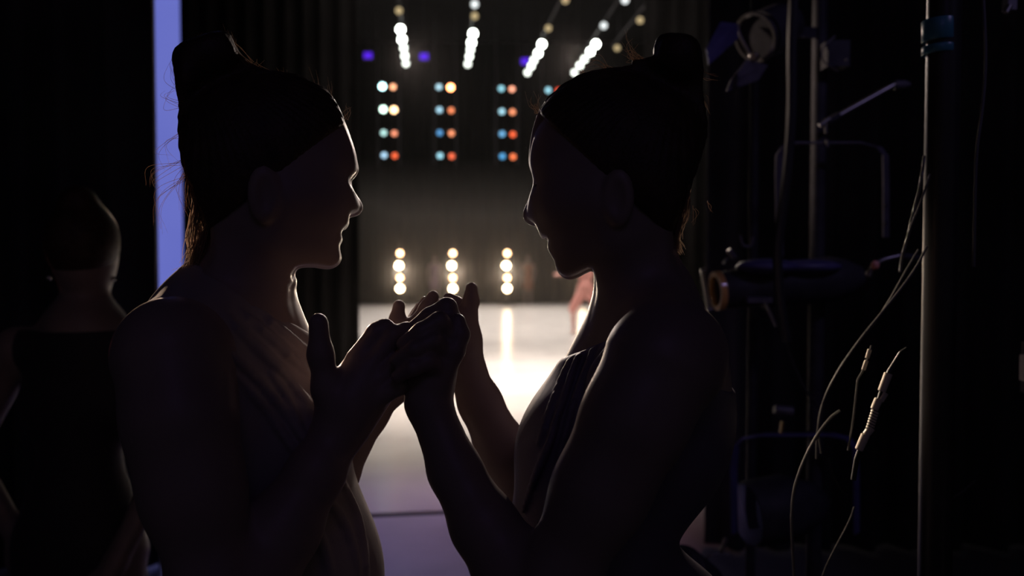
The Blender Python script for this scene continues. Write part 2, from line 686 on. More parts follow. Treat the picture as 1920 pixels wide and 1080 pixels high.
XL = at(292, 300, 3.6).x
curtain('leg_curtain', -5.5, XL, 3.6, 0.02, 6.5, 'black pleated curtain left of the glowing blue strip, behind the standing woman')
XM0, XM1 = at(338, 300, 9.0).x, at(674, 600, 9.0).x
curtain('leg_curtain', XM0, XM1, 9.0, 0.02, 8.5, 'black masking curtain between the blue strip and the lit stage', amp=0.05, mtl=LEGCLOTH)
XR = at(1210, 50, 9.0).x
curtain('leg_curtain', XR, 6.5, 9.0, 0.02, 8.5, 'dark masking curtain at the right edge of the stage behind the hair bun', amp=0.06, mtl=LEGCLOTH)
curtain('leg_curtain', 0.96, 5.0, 3.9, 0.02, 6.5, 'black curtain hanging behind the stage lamps and cables on the right', amp=0.05)
curtain('backdrop_curtain', -8.5, 9.5, 28.9, 0.02, 9.3, 'wide black backdrop curtain across the far side of the stage', amp=0.10, pitch=0.5,
        mtl=mat('backdrop_velour', (0.008, 0.0075, 0.008), 0.95, spec=0.05, noise=0.25, sheen=0.0, nscale=1.5))

# blue-lit cyclorama, light put in as emission, seen through the gap between two legs
cy = empty('cyclorama', (at(315, 300, 11).x, 11, 0))
x0, x1 = at(270, 300, 11).x, at(372, 300, 11).x
cm = glow('blue_lit_cloth_glow', (0.115, 0.135, 0.56), 1.0)
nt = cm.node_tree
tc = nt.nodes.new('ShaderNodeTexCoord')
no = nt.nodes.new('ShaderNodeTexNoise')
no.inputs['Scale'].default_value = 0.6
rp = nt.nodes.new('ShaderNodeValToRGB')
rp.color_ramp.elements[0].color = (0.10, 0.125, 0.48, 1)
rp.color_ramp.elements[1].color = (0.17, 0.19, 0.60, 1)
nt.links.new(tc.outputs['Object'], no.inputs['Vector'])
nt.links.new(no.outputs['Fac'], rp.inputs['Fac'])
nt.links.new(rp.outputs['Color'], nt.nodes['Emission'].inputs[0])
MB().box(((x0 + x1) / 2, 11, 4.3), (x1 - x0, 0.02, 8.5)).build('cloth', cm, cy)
MB().cyl((x0 - .1, 11, 8.6), (x1 + .1, 11, 8.6), 0.03).build('pipe', METAL, cy, True)
MB().cyl((x0 - .02, 11, 0.03), (x1 + .02, 11, 0.03), 0.02).build('bottom_pipe', METAL, cy, True)
tag(cy, 'tall narrow strip of cloth with blue light painted in, seen between two black curtains', 'backdrop')

# haze hanging over the stage
hz = MB().box((-0.4, 17.3, 4.7), (7.0, 22.4, 9.3)).build('stage_haze', None)
hm = bpy.data.materials.new('haze')
hm.use_nodes = True
hm.node_tree.nodes.clear()
vs = hm.node_tree.nodes.new('ShaderNodeVolumeScatter')
vs.inputs['Color'].default_value = (1, 0.97, 0.95, 1)
vs.inputs['Density'].default_value = 0.0008
vs.inputs['Anisotropy'].default_value = 0.75
ho = hm.node_tree.nodes.new('ShaderNodeOutputMaterial')
hm.node_tree.links.new(vs.outputs[0], ho.inputs['Volume'])
hz.data.materials.append(hm)
tag(hz, 'thin pale haze hanging over the lit stage', 'haze', kind='stuff')
h2 = MB().box((-0.4, 20.4, 1.55), (6.9, 16.0, 3.0)).build('low_haze', None)
hm2 = hm.copy()
hm2.node_tree.nodes['Volume Scatter'].inputs['Density'].default_value = 0.012
hm2.node_tree.nodes['Volume Scatter'].inputs['Anisotropy'].default_value = 0.8
h2.data.materials.append(hm2)
tag(h2, 'denser pale haze lying low around the far stage lamps', 'haze', kind='stuff')
#%%LAMPS
# ------------------------------------------------------------------ far stage lamps
def par_lamp(name, r, material):
    """facing -Y (to the camera); origin at lens centre"""
    o = empty(name)
    MB().lathe((0, 0.0, 0), (0, 1, 0), [(0, r * 1.0), (0, r * 1.12), (r * 0.3, r * 1.12), (r * 1.4, r * 1.0), (r * 2.2, r * 0.6),
                                        (r * 2.4, r * 0.2)], 20).build('housing', METAL, o, True)
    MB().lathe((0, -0.012, 0), (0, 1, 0), [(0, r * 0.55), (0.004, r * 0.85), (0.011, r * 0.97)], 24).build('lens', material, o, False)
    pts = [(-r * 1.2, r * 0.8, 0), (-r * 1.3, r * 0.8, r * 0.9), (-r * 0.9, r * 0.8, r * 1.5), (0, r * 0.8, r * 1.55),
           (r * 0.9, r * 0.8, r * 1.5), (r * 1.3, r * 0.8, r * 0.9), (r * 1.2, r * 0.8, 0)]
    MB().strap(pts, (0, 1, 0), r * 0.3, r * 0.06).build('yoke', METAL, o)
    return o


def place_lamp(proto, first, p, pitchdown=0.0, yaw=0.0):
    o = proto if first else copy_tree(proto)
    o.location = p
    o.rotation_euler = (pitchdown, 0, yaw)
    return o


ORD = ['leftmost', 'second', 'third', 'rightmost', 'fifth']
ORDV = ['top', 'second', 'third', 'bottom']
# lower warm booms
WL = glow('warm_lamp_glow', (1.0, 0.72, 0.42), 26.0)
WL2 = glow('orange_warm_lamp_glow', (1.0, 0.56, 0.28), 14.0)
strong = par_lamp('stage_lamp', 0.115, WL)
softer = par_lamp('stage_lamp', 0.095, WL2)
used = {'s': True, 'w': True}
DB = 26.6
for c, px in enumerate((750, 849, 951, 1093)):
    base = at(px, 510, DB)
    st = empty('boom_stand', (base.x, DB + 0.16, 0))
    MB().cyl((base.x, DB + 0.16, 0.03), (base.x, DB + 0.16, 2.2), 0.024).build('pole', METAL, st, True)
    MB().lathe((base.x, DB + 0.16, 0), (base.x, DB + 0.16, 1), [(0, 0.3), (0.025, 0.3), (0.05, 0.05), (0.09, 0.04)]).build('base_plate', METAL, st, True)
    tag(st, f'black floor stand carrying the {ORD[c]} column of warm lamps at stage level', 'lamp stand', 'stands of the low warm lamps')
    for r, py in enumerate((475, 498, 521, 541)):
        hot = r in (1, 3)
        proto = strong if hot else softer
        key = 's' if hot else 'w'
        o = place_lamp(proto, used[key], at(px + (-2 if r == 1 else 0), py, DB))
        used[key] = False
        tag(o, f'{"large white-hot" if hot else "smaller warm orange-rimmed"} lamp, {ORDV[r]} of four in the {ORD[c]} low column', 'stage lamp',
            'warm lamps in the low columns')

# upper paired blue and orange lamps
cols = {}


def lit(r, g, b, k=1.0):
    c = [((v / 255 + 0.055) / 1.055) ** 2.4 for v in (r, g, b)]
    m_ = max(c)
    return tuple(v / m_ for v in c) + (m_ * 2.0 * k,)


pairs = [  # px left, px right, rows, left colours, right colours
    (717, 737, (162, 205, 249, 291), (lit(190, 245, 250, 5), lit(215, 255, 235, 3), lit(185, 230, 225), lit(170, 208, 235)),
     (lit(255, 175, 130, 1.5), lit(255, 205, 150, 3.5), lit(245, 150, 115), lit(240, 100, 60))),
    (823, 845, (163, 206, 249, 292), (lit(175, 215, 230), lit(165, 210, 230), lit(80, 140, 192), lit(155, 212, 228)),
     (lit(255, 150, 95, 8), lit(245, 138, 92), lit(250, 152, 108), lit(240, 106, 70))),
    (940, 960, (166, 209, 251, 293), (lit(145, 207, 223), lit(162, 212, 228), lit(105, 165, 208), lit(80, 152, 203)),
     (lit(255, 168, 135, 1.2), lit(250, 152, 108), lit(245, 100, 60), lit(250, 125, 76))),
    (1028, 1047, (169, 212, 254, 296), (lit(150, 207, 223),) * 4, (lit(235, 72, 42),) * 4),
]
DU = 26.0
for c, (pl, pr, ys, la, ra) in enumerate(pairs):
    bx = at((pl + pr) / 2, 230, DU)
    ld = empty('lamp_ladder', (bx.x, DU + 0.2, 4.6))
    for sx in (-0.35, 0.35):
        MB().cyl((bx.x + sx, DU + 0.2, 4.6), (bx.x + sx, DU + 0.2, 9.5), 0.02, n=10).build('rail', METAL, ld, True)
    for py in ys:
        z = at(pl, py, DU).z + 0.1
        MB().cyl((bx.x - 0.42, DU + 0.2, z), (bx.x + 0.42, DU + 0.2, z), 0.018, n=10).build('rung', METAL, ld, True)
    tag(ld, f'black hanging ladder carrying the {ORD[c]} column of blue and orange lamps', 'lamp ladder', 'ladders of the paired lamps')
    for r in range(4):
        for sd, (px, colr) in enumerate(((pl, la[r]), (pr, ra[r]))):
            gm = glow('cyan_lamp_glow' if sd == 0 else 'orange_lamp_glow', colr[:3], colr[3])
            o = par_lamp('gel_lamp', 0.085 if colr[3] < 5 else 0.10, gm)
            o.location = at(px + (0, 2, 3, 4)[r] * (0.8 if c == 0 else 0.5), ys[r] + sd, DU)
            tag(o, f'{"cyan-blue" if sd == 0 else "orange"} stage lamp, {ORDV[r]} of its column in the {ORD[c]} hanging ladder', 'stage lamp',
                'blue and orange paired lamps')

# overhead rows of white lamps on receding pipes
rows = [
    [(751, 55), (754, 74), (757, 90), (759, 105), (761, 119)],
    [(887, 63), (884, 80), (882, 93), (880, 106), (877, 120)],
    [(1016, 83), (1009, 100), (1001, 113), (996, 124), (989, 136)],
    [(1117, 83), (1107, 97), (1096, 111), (1087, 123), (1077, 136)],
]
faint = [[(748, 20)], [(890, 30), (890, 8)], [(1028, 53), (1060, 0)], [(1132, 48), (1172, 0)], [(1157, 90), (1200, 38)]]
ZR = 6.9
WH = [glow('white_lamp_glow', (0.93, 1.0, 0.90), s_) for s_ in (14.0, 12.0, 4.5, 5.0, 3.2)]
WD = glow('dim_amber_lamp_glow', (0.55, 0.42, 0.22), 1.1)
WG = glow('dim_white_lamp_glow', (0.8, 0.85, 0.85), 1.6)
protos = {}


def over(px, py, m, r):
    p = at_z(px, py, ZR)
    key = (m.name, r)
    if key not in protos:
        protos[key] = par_lamp('overhead_lamp', r, m)
        o = protos[key]
    else:
        o = copy_tree(protos[key])
    o.location = p
    o.rotation_euler = (0.2, 0, 0)
    return o, p


RN = ['leftmost', 'second from left', 'third from left', 'fourth from left', 'rightmost']
for c in range(5):
    pts = []
    if c < 4:
        for i, (px, py) in enumerate(rows[c]):
            o, p = over(px, py, WH[i], 0.095 if i < 2 else 0.085)
            pts.append(p)
            tag(o, f'{["nearest brightest", "second nearest", "middle", "second farthest", "farthest smallest"][i]} white lamp in the {RN[c]} overhead row of lamps',
                'stage lamp', 'white overhead lamps')
    for i, (px, py) in enumerate(faint[c]):
        o, p = over(px, py, WG if (c == 3 or (c == 1 and i == 1)) else WD, 0.075)
        pts.append(p)
        tag(o, f'dim {"whitish" if c == 3 else "amber"} overhead lamp above the {RN[c]} row, {"lower" if i == 0 else "upper"} one', 'stage lamp',
            'dim overhead lamps')
    pts.sort(key=lambda q: q.y)
    a, b = pts[0], pts[-1]
    d = (b - a).normalized()
    bt = empty('lighting_pipe', ((a + b) / 2) + Vector((0, 0, 0.25)))
    MB().cyl(a - d * 0.5 + Vector((0, .05, .2)), b + d * 0.6 + Vector((0, .05, .2)), 0.025).build('pipe', METAL, bt, True)
    for t in (0.1, 0.9):
        q = a.lerp(b, t) + Vector((0, .05, .2))
        MB().cyl(q, (q.x, q.y, 9.495), 0.008, n=6).build('suspension_cable', METAL, bt, True)
    tag(bt, f'black overhead pipe holding the {RN[c]} receding row of lamps', 'pipe', 'overhead lighting pipes')
VB = glow('violet_led_glow', (0.12, 0.02, 1.0), 0.9)
pv = None
for i, (px, py) in enumerate(((690, 104), (795, 106), (985, 115))):
    if pv is None:
        pv = empty('led_panel')
        MB().box((0, 0.05, 0), (0.30, 0.09, 0.24)).build('housing', METAL, pv)
        MB().box((0, 0.0, 0), (0.24, 0.02, 0.18)).build('panel', VB, pv)
        MB().strap([(-.17, .05, 0), (-.17, .05, .16), (.17, .05, .16), (.17, .05, 0)], (0, 1, 0), .03, .006).build('yoke', METAL, pv)
        MB().cyl((0, .05, .16), (0, .05, 9.49 - at(690, 104, 24.0).z), 0.012, n=8).build('drop_rod', METAL, pv, True)
        o = pv
    else:
        o = copy_tree(pv)
    o.location = at(px, py, 24.0)
    tag(o, f'small square violet lamp, {["left", "middle", "right"][i]} one of three high above the coloured lamps', 'stage lamp', 'violet overhead lamps')
#%%PEOPLE
# ------------------------------------------------------------------ figures
def V3(p):
    return np.array(p, float)


def dancer(side, profile, hairpoly, P, skin, cloth, bun, names):
    """side +1 faces +x, -1 faces -x.  P: dict of landmarks in pixels and depth"""
    cx = P['head'][0]
    th = P['turn']
    f = np.array((side * math.cos(th), math.sin(th), 0.0))      # forward
    l = np.array((0.0, 0.0, 1.0))
    lat = np.array((-math.sin(th) * side, math.cos(th), 0.0))   # away from the camera
    lat = lat / np.linalg.norm(lat)
    O = V3(at(cx, P['head'][1], P['headY']))

    def onp(px, py, off=0.0):
        """pixel -> point on the sagittal plane of the head (optionally off sideways)"""
        d = V3(at(px, py, 1.0)) - np.array((0, 0, H))
        o = np.array((0, 0, H))
        t = ((O - o) @ lat) / (d @ lat)
        return o + d * t + lat * off

    def fz(px, py):
        q = onp(px, py) - O
        return float(q @ f), float(q[2])
    lo, hi = P['lo'], P['hi']
    zs = np.concatenate([np.arange(-0.012, 0.98, 0.007), np.arange(0.98, hi[2], 0.0021)])
    xs = np.arange(lo[0], hi[0], 0.0021)
    ys = np.arange(lo[1], hi[1], 0.0032)

    # ---------- head
    hd = Field(xs, ys, zs)
    fr = [f, lat, l]
    E = lambda px, py, off, r, k=0.02, op='add': hd.ell(onp(px, py, off), r, k, op, fr)
    m = lambda dx: cx + side * dx       # forward pixels from the head centre
    hy = P['head'][1]
    E(m(0) - side * 8, hy - 18, 0, (0.094, 0.072, 0.095))
    E(m(62), hy + 10, 0, (0.060, 0.060, 0.085), 0.03)
    E(m(60), hy + 75, 0, (0.052, 0.054, 0.060), 0.03)
    for s in (-1, 1):                                            # jaw, cheek bones
        hd.cone(onp(m(-5), hy + 118, 0.046 * s), onp(m(96), hy + 152, 0.012 * s), 0.020, 0.016, 0.03)
        hd.cone(onp(m(20), hy + 55, 0.056 * s), onp(m(92), hy + 52, 0.040 * s), 0.016, 0.016, 0.03)
        hd.cone(onp(m(118), hy - 12, 0.012 * s), onp(m(98), hy - 10, 0.046 * s), 0.011, 0.010, 0.02)  # brow
    E(m(108), hy + 150, 0, (0.016, 0.020, 0.016), 0.02)
    hd.cone(onp(m(136), hy + 12), onp(m(152), hy + 62), 0.009, 0.011, 0.012)
    for s in (-1, 1):
        hd.ell(onp(m(143), hy + 70, 0.0115 * s), (0.010, 0.0065, 0.007), 0.008, 'add', fr)
        hd.ell(onp(m(124), hy + 20, 0.033 * s), (0.007, 0.012, 0.008), 0.012, 'sub', fr)       # socket
        hd.ell(onp(m(110), hy + 20, 0.031 * s), (0.0145, 0.0145, 0.0125), 0.005, 'add', fr)    # lid
    lip = P['lip']
    hd.cone(onp(lip[0] - side * 3, lip[1] - 9), onp(lip[0] - side * 10, lip[1] - 9, 0.016), 0.0065, 0.003, 0.006)
    hd.cone(onp(lip[0] - side * 3, lip[1] - 9), onp(lip[0] - side * 10, lip[1] - 9, -0.016), 0.0065, 0.003, 0.006)
    hd.cone(onp(lip[0] - side * 5, lip[1] + 11), onp(lip[0] - side * 11, lip[1] + 10, 0.014), 0.0065, 0.003, 0.006)
    hd.cone(onp(lip[0] - side * 5, lip[1] + 11), onp(lip[0] - side * 11, lip[1] + 10, -0.014), 0.0065, 0.003, 0.006)
    hd.cone(onp(*P['neck'][0]), onp(*P['neck'][1]), 0.052, 0.054, 0.035)
    hd.cone(onp(*P['neck'][1]), onp(*P['neck'][2]), 0.054, 0.058, 0.02)
    for s in (-1, 1):                                            # ears
        c = onp(m(-18), hy + 45, 0.0755 * s)
        hd.ell(c, (0.016, 0.007, 0.030), 0.006, 'add', fr)
        hd.ell(c + lat * s * 0.007 + f * 0.002, (0.009, 0.005, 0.018), 0.004, 'sub', fr)
    # exact outline of the head seen from the side
    A = (hd.x[:, None] - O[0]) * f[0]
    poly = [fz(*p) for p in profile]
    fine_u = np.arange(-0.16, 0.16, 0.0015)
    S = poly_sdf(fine_u, zs.astype(float) - O[2], poly)
    U = (xs[:, None] - O[0]) * f[0] + (ys[None, :] - O[1]) * f[1]
    W = (xs[:, None] - O[0]) * lat[0] + (ys[None, :] - O[1]) * lat[1]
    ui = (U + 0.16) / 0.0015
    i0 = np.clip(np.floor(ui).astype(int), 0, len(fine_u) - 2)
    tt = np.clip(ui - i0, 0, 1)[:, :, None]
    S3 = (S[i0] * (1 - tt) + S[i0 + 1] * tt).astype(np.float32)
    S3[(np.abs(U) > 0.158)] = 0.1
    ridge = smax(S3, (np.abs(W) - 0.006)[:, :, None].astype(np.float32), 0.006)
    zcut = float(onp(P['neck'][1][0], P['cut'])[2])
    Zr = zs[None, None, :].astype(np.float32)
    lim = np.where(Zr > zcut, 0, 1)
    hf = smax(hd.F, S3, 0.008)
    hf = smin(hf, ridge, 0.012)
    # mouth slit
    mo = Field(xs, ys, zs)
    mo.F[:] = hf
    mo.cone(onp(lip[0] + side * 4, lip[1] + 1), onp(lip[0] - side * 10, lip[1] + P['smile'], 0.019), 0.0012, 0.0008, 0.002, 'sub')
    mo.cone(onp(lip[0] + side * 4, lip[1] + 1), onp(lip[0] - side * 10, lip[1] + P['smile'], -0.019), 0.0012, 0.0008, 0.002, 'sub')
    hf = mo.F
    del S3, ridge

    # ---------- torso (also carries the costume)
    T = Field(xs, ys, zs)
    for kind, *a in P['torso']:
        if kind == 'e':
            (px, py, Y), r, k = a
            T.ell(at(px, py, Y), r, k, 'add', fr)
        else:
            p, q, ra, rb, k = a
            T.cone(at(*p), at(*q), ra, rb, k)
    # hips and legs down to the floor
    hip = V3(P['hip'])
    T.ell(hip, (0.105, 0.155, 0.12), 0.06, 'add', fr)
    for s in (-1, 1):
        h0 = hip + lat * 0.085 * s + np.array((0, 0, -0.05))
        kn = np.array((hip[0], hip[1], 0.50)) + lat * 0.075 * s + f * 0.02
        an = np.array((hip[0], hip[1], 0.085)) + lat * 0.07 * s - f * 0.01
        T.cone(h0, kn, 0.082, 0.052, 0.04)
        T.cone(kn, kn * 0.6 + an * 0.4 - f * 0.012, 0.052, 0.053, 0.02)
        T.cone(kn * 0.6 + an * 0.4 - f * 0.012, an, 0.053, 0.034, 0.02)
        T.cone(an - f * 0.03 - l * 0.045, an + f * 0.02 - l * 0.03, 0.032, 0.034, 0.02)
        T.cone(an + f * 0.02 - l * 0.035, an + f * 0.13 - l * 0.062, 0.034, 0.020, 0.02)
    B = T.copy()
    for pts, rs, k in P['limbs']:
        B.chain([at(*p) for p in pts], rs, k)
    B.F = smin(B.F, hf, 0.022)
    for pts, rs, k in P['fingers']:
        B.chain([at(*p) for p in pts], rs, k)
    root = empty('person', (hip[0], hip[1], 0))
    tag(root, names[0], 'person')
    B.F[:, :, zs < 0.0] = 0.05
    put('body', B.mesh('body'), skin, root)

    # ---------- costume: dress over the torso
    D = T.copy()
    del T
    kz = 0.50
    D.F[:, :, zs < 0.66] = 0.05
    D.cone(hip + np.array((0, 0, 0.06)), (hip[0], hip[1], 0.62), 0.10, 0.21, 0.06)
    for kind, *a in P['drape']:
        if kind == 'e':
            (px, py, Y), r, k = a
            D.ell(at(px, py, Y), r, k, 'add', fr)
        else:
            p, q, ra, rb, k = a
            D.cone(at(*p), at(*q), ra, rb, k)
    D.F -= 0.004
    # gathered waist and hanging folds
    X, Y_, Z = hd.x[:, None, None], hd.y[None, :, None], zs[None, None, :]
    sk = (Z < 1.0)
    ang = np.arctan2(Y_ - hip[1], X - hip[0])
    D.F += (0.006 * np.sin(ang * 17) * np.clip((1.02 - Z) / 0.2, 0, 1)).astype(np.float32)
    for pts, r0 in P['folds']:
        hits = []
        for px, py in smooth_path(pts, 5):
            q = D.first_hit(px, py)
            if q is not None:
                hits.append(q)
        if len(hits) > 3:
            # smooth the depth so a fold never jumps off an edge
            hits = [hits[i] for i in range(len(hits)) if i == 0 or np.linalg.norm(hits[i] - hits[i - 1]) < 0.03]
            n_ = len(hits)
            for i in range(n_ - 1):
                ta = math.sin(PI * (i + 0.5) / n_) ** 0.5
                D.cone(hits[i], hits[i + 1], r0 * ta, r0 * ta, r0 * 1.6)
    # neckline plane(s)
    for (p, q, Yd, keep) in P['neckline']:
        a, b = V3(at(*p, Yd)), V3(at(*q, Yd))
        # plane through the view ray-ish: contains a, b and the lateral axis
        n = np.cross(b - a, lat)
        n = n / np.linalg.norm(n)
        if n[2] < 0:
            n = -n
        pl = ((X - a[0]) * n[0] + (Y_ - a[1]) * n[1] + (Z - a[2]) * n[2]).astype(np.float32)
        D.F = smax(D.F, pl, 0.003)
    D.F = np.maximum(D.F, (0.62 - Z).astype(np.float32))
    put('dress', D.mesh('dress'), cloth, root)
    del D

    # ---------- hair
    hb = [fz(*p) for p in hairpoly]
    x0 = float(min(onp(*p)[0] for p in hairpoly)) - 0.03
    x1 = float(max(onp(*p)[0] for p in hairpoly)) + 0.03
    z1 = float(max(onp(*p)[2] for p in hairpoly)) + 0.02
    hx, hyy, hzz = np.arange(x0, x1, 0.002), np.arange(O[1] - 0.115, O[1] + 0.115, 0.0026), np.arange(z1 - 0.33, z1, 0.002)
    G = Field(hx, hyy, hzz)
    G.ell(onp(m(-10), hy - 20), (0.099, 0.0765, 0.100), 0.02, 'add', fr)
    G.ell(onp(m(-62), hy + 12), (0.055, 0.066, 0.085), 0.03, 'add', fr)
    G.ell(onp(m(38), hy - 40), (0.080, 0.064, 0.085), 0.03, 'add', fr)
    for (px, py, off, r) in bun:
        G.ell(onp(px, py, off), r, 0.012, 'add', fr)
    U = (hx[:, None] - O[0]) * f[0] + (hyy[None, :] - O[1]) * f[1]
    W = (hx[:, None] - O[0]) * lat[0] + (hyy[None, :] - O[1]) * lat[1]
    S = poly_sdf(fine_u, hzz - O[2], hb)
    ui = (U + 0.16) / 0.0015
    i0 = np.clip(np.floor(ui).astype(int), 0, len(fine_u) - 2)
    tt = np.clip(ui - i0, 0, 1)[:, :, None]
    S3 = (S[i0] * (1 - tt) + S[i0 + 1] * tt).astype(np.float32)
    S3[np.abs(U) > 0.158] = 0.1
    ridge = smax(S3, (np.abs(W) - 0.007)[:, :, None].astype(np.float32), 0.006)
    G.F = smin(smax(G.F, S3, 0.008), ridge, 0.014)
    # combed ridges running from the hairline to the bun
    bc = onp(bun[0][0], bun[0][1])
    bu, bz = float((bc - O) @ f), float(bc[2] - O[2])
    an = np.arctan2(hzz[None, None, :] - O[2] - bz, U[:, :, None] - bu)
    rr = np.sqrt((hzz[None, None, :] - O[2] - bz) ** 2 + (U[:, :, None] - bu) ** 2)
    G.F += (0.0006 * np.sin(an * 95 + W[:, :, None] * 240) * np.clip(rr / 0.06, 0, 1)).astype(np.float32)
    # hairline: cut away the face
    for a_, b_, (kx, ky) in P['hairline']:
        fu, fzz = fz(*a_)
        gu, gz = fz(*b_)
        ku, kz2 = fz(kx, ky)
        nx, nz = (gz - fzz), -(gu - fu)
        nn = math.hypot(nx, nz)
        nx, nz = nx / nn, nz / nn
        if (ku - fu) * nx + (kz2 - fzz) * nz > 0:
            nx, nz = -nx, -nz
        pl = (U[:, :, None] - fu) * nx + (hzz[None, None, :] - O[2] - fzz) * nz
        G.F += (0.002 * np.exp(np.minimum(pl, 0) / 0.022)).astype(np.float32)
        G.F = smax(G.F, pl.astype(np.float32), 0.004)
    hair = put('hair', G.mesh('hair'), HAIR, root)

    # eyes and teeth
    for s in (-1, 1):
        c = onp(m(106), hy + 21, 0.031 * s)
        MB().ball(c, 0.0115).build('eye', EYE, root, True)
    c = onp(lip[0] - side * 7, lip[1] + 1)
    MB().ball(c, (0.0035, 0.012, 0.0022)).build('teeth', TEETH, root, True)
    return root, onp, hair


def closed(front, rest):
    """front: pixel profile smoothed; rest: coarse points closing the outline"""
    return [tuple(p) for p in smooth_path(front, 4)] + [tuple(p) for p in rest]


# ---- left dancer
profL = closed([(470, 145), (502, 143), (552, 151), (577, 162), (602, 174), (622, 194), (640, 226), (652, 258), (661, 286), (665, 306),
                (667, 318), (663, 328), (655, 337), (654, 346), (657, 357), (665, 370), (673, 382), (675, 391), (670, 399),
                (661, 402), (651, 405), (649, 411), (649, 419), (645, 426), (640, 430), (635, 436), (635, 443), (637, 450), (632, 460),
                (633, 472), (635, 484), (630, 494), (617, 500), (602, 499), (590, 497), (570, 497), (555, 500), (546, 509),
                (543, 518), (546, 526), (539, 533), (535, 545), (530, 560), (528, 580)],
               [(535, 700), (350, 700), (382, 560), (400, 500), (396, 430), (368, 360), (346, 290), (352, 210), (400, 160)])
hairL = closed([(400, 470), (384, 420), (360, 350), (344, 290), (340, 240), (336, 180), (333, 140), (329, 110), (338, 92), (368, 78), (400, 68),
                (424, 66), (438, 92), (452, 110), (476, 124), (502, 138), (552, 146), (577, 158), (603, 170), (623, 191), (640, 222),
                (648, 248)],
               [(560, 330), (500, 420), (440, 480)])
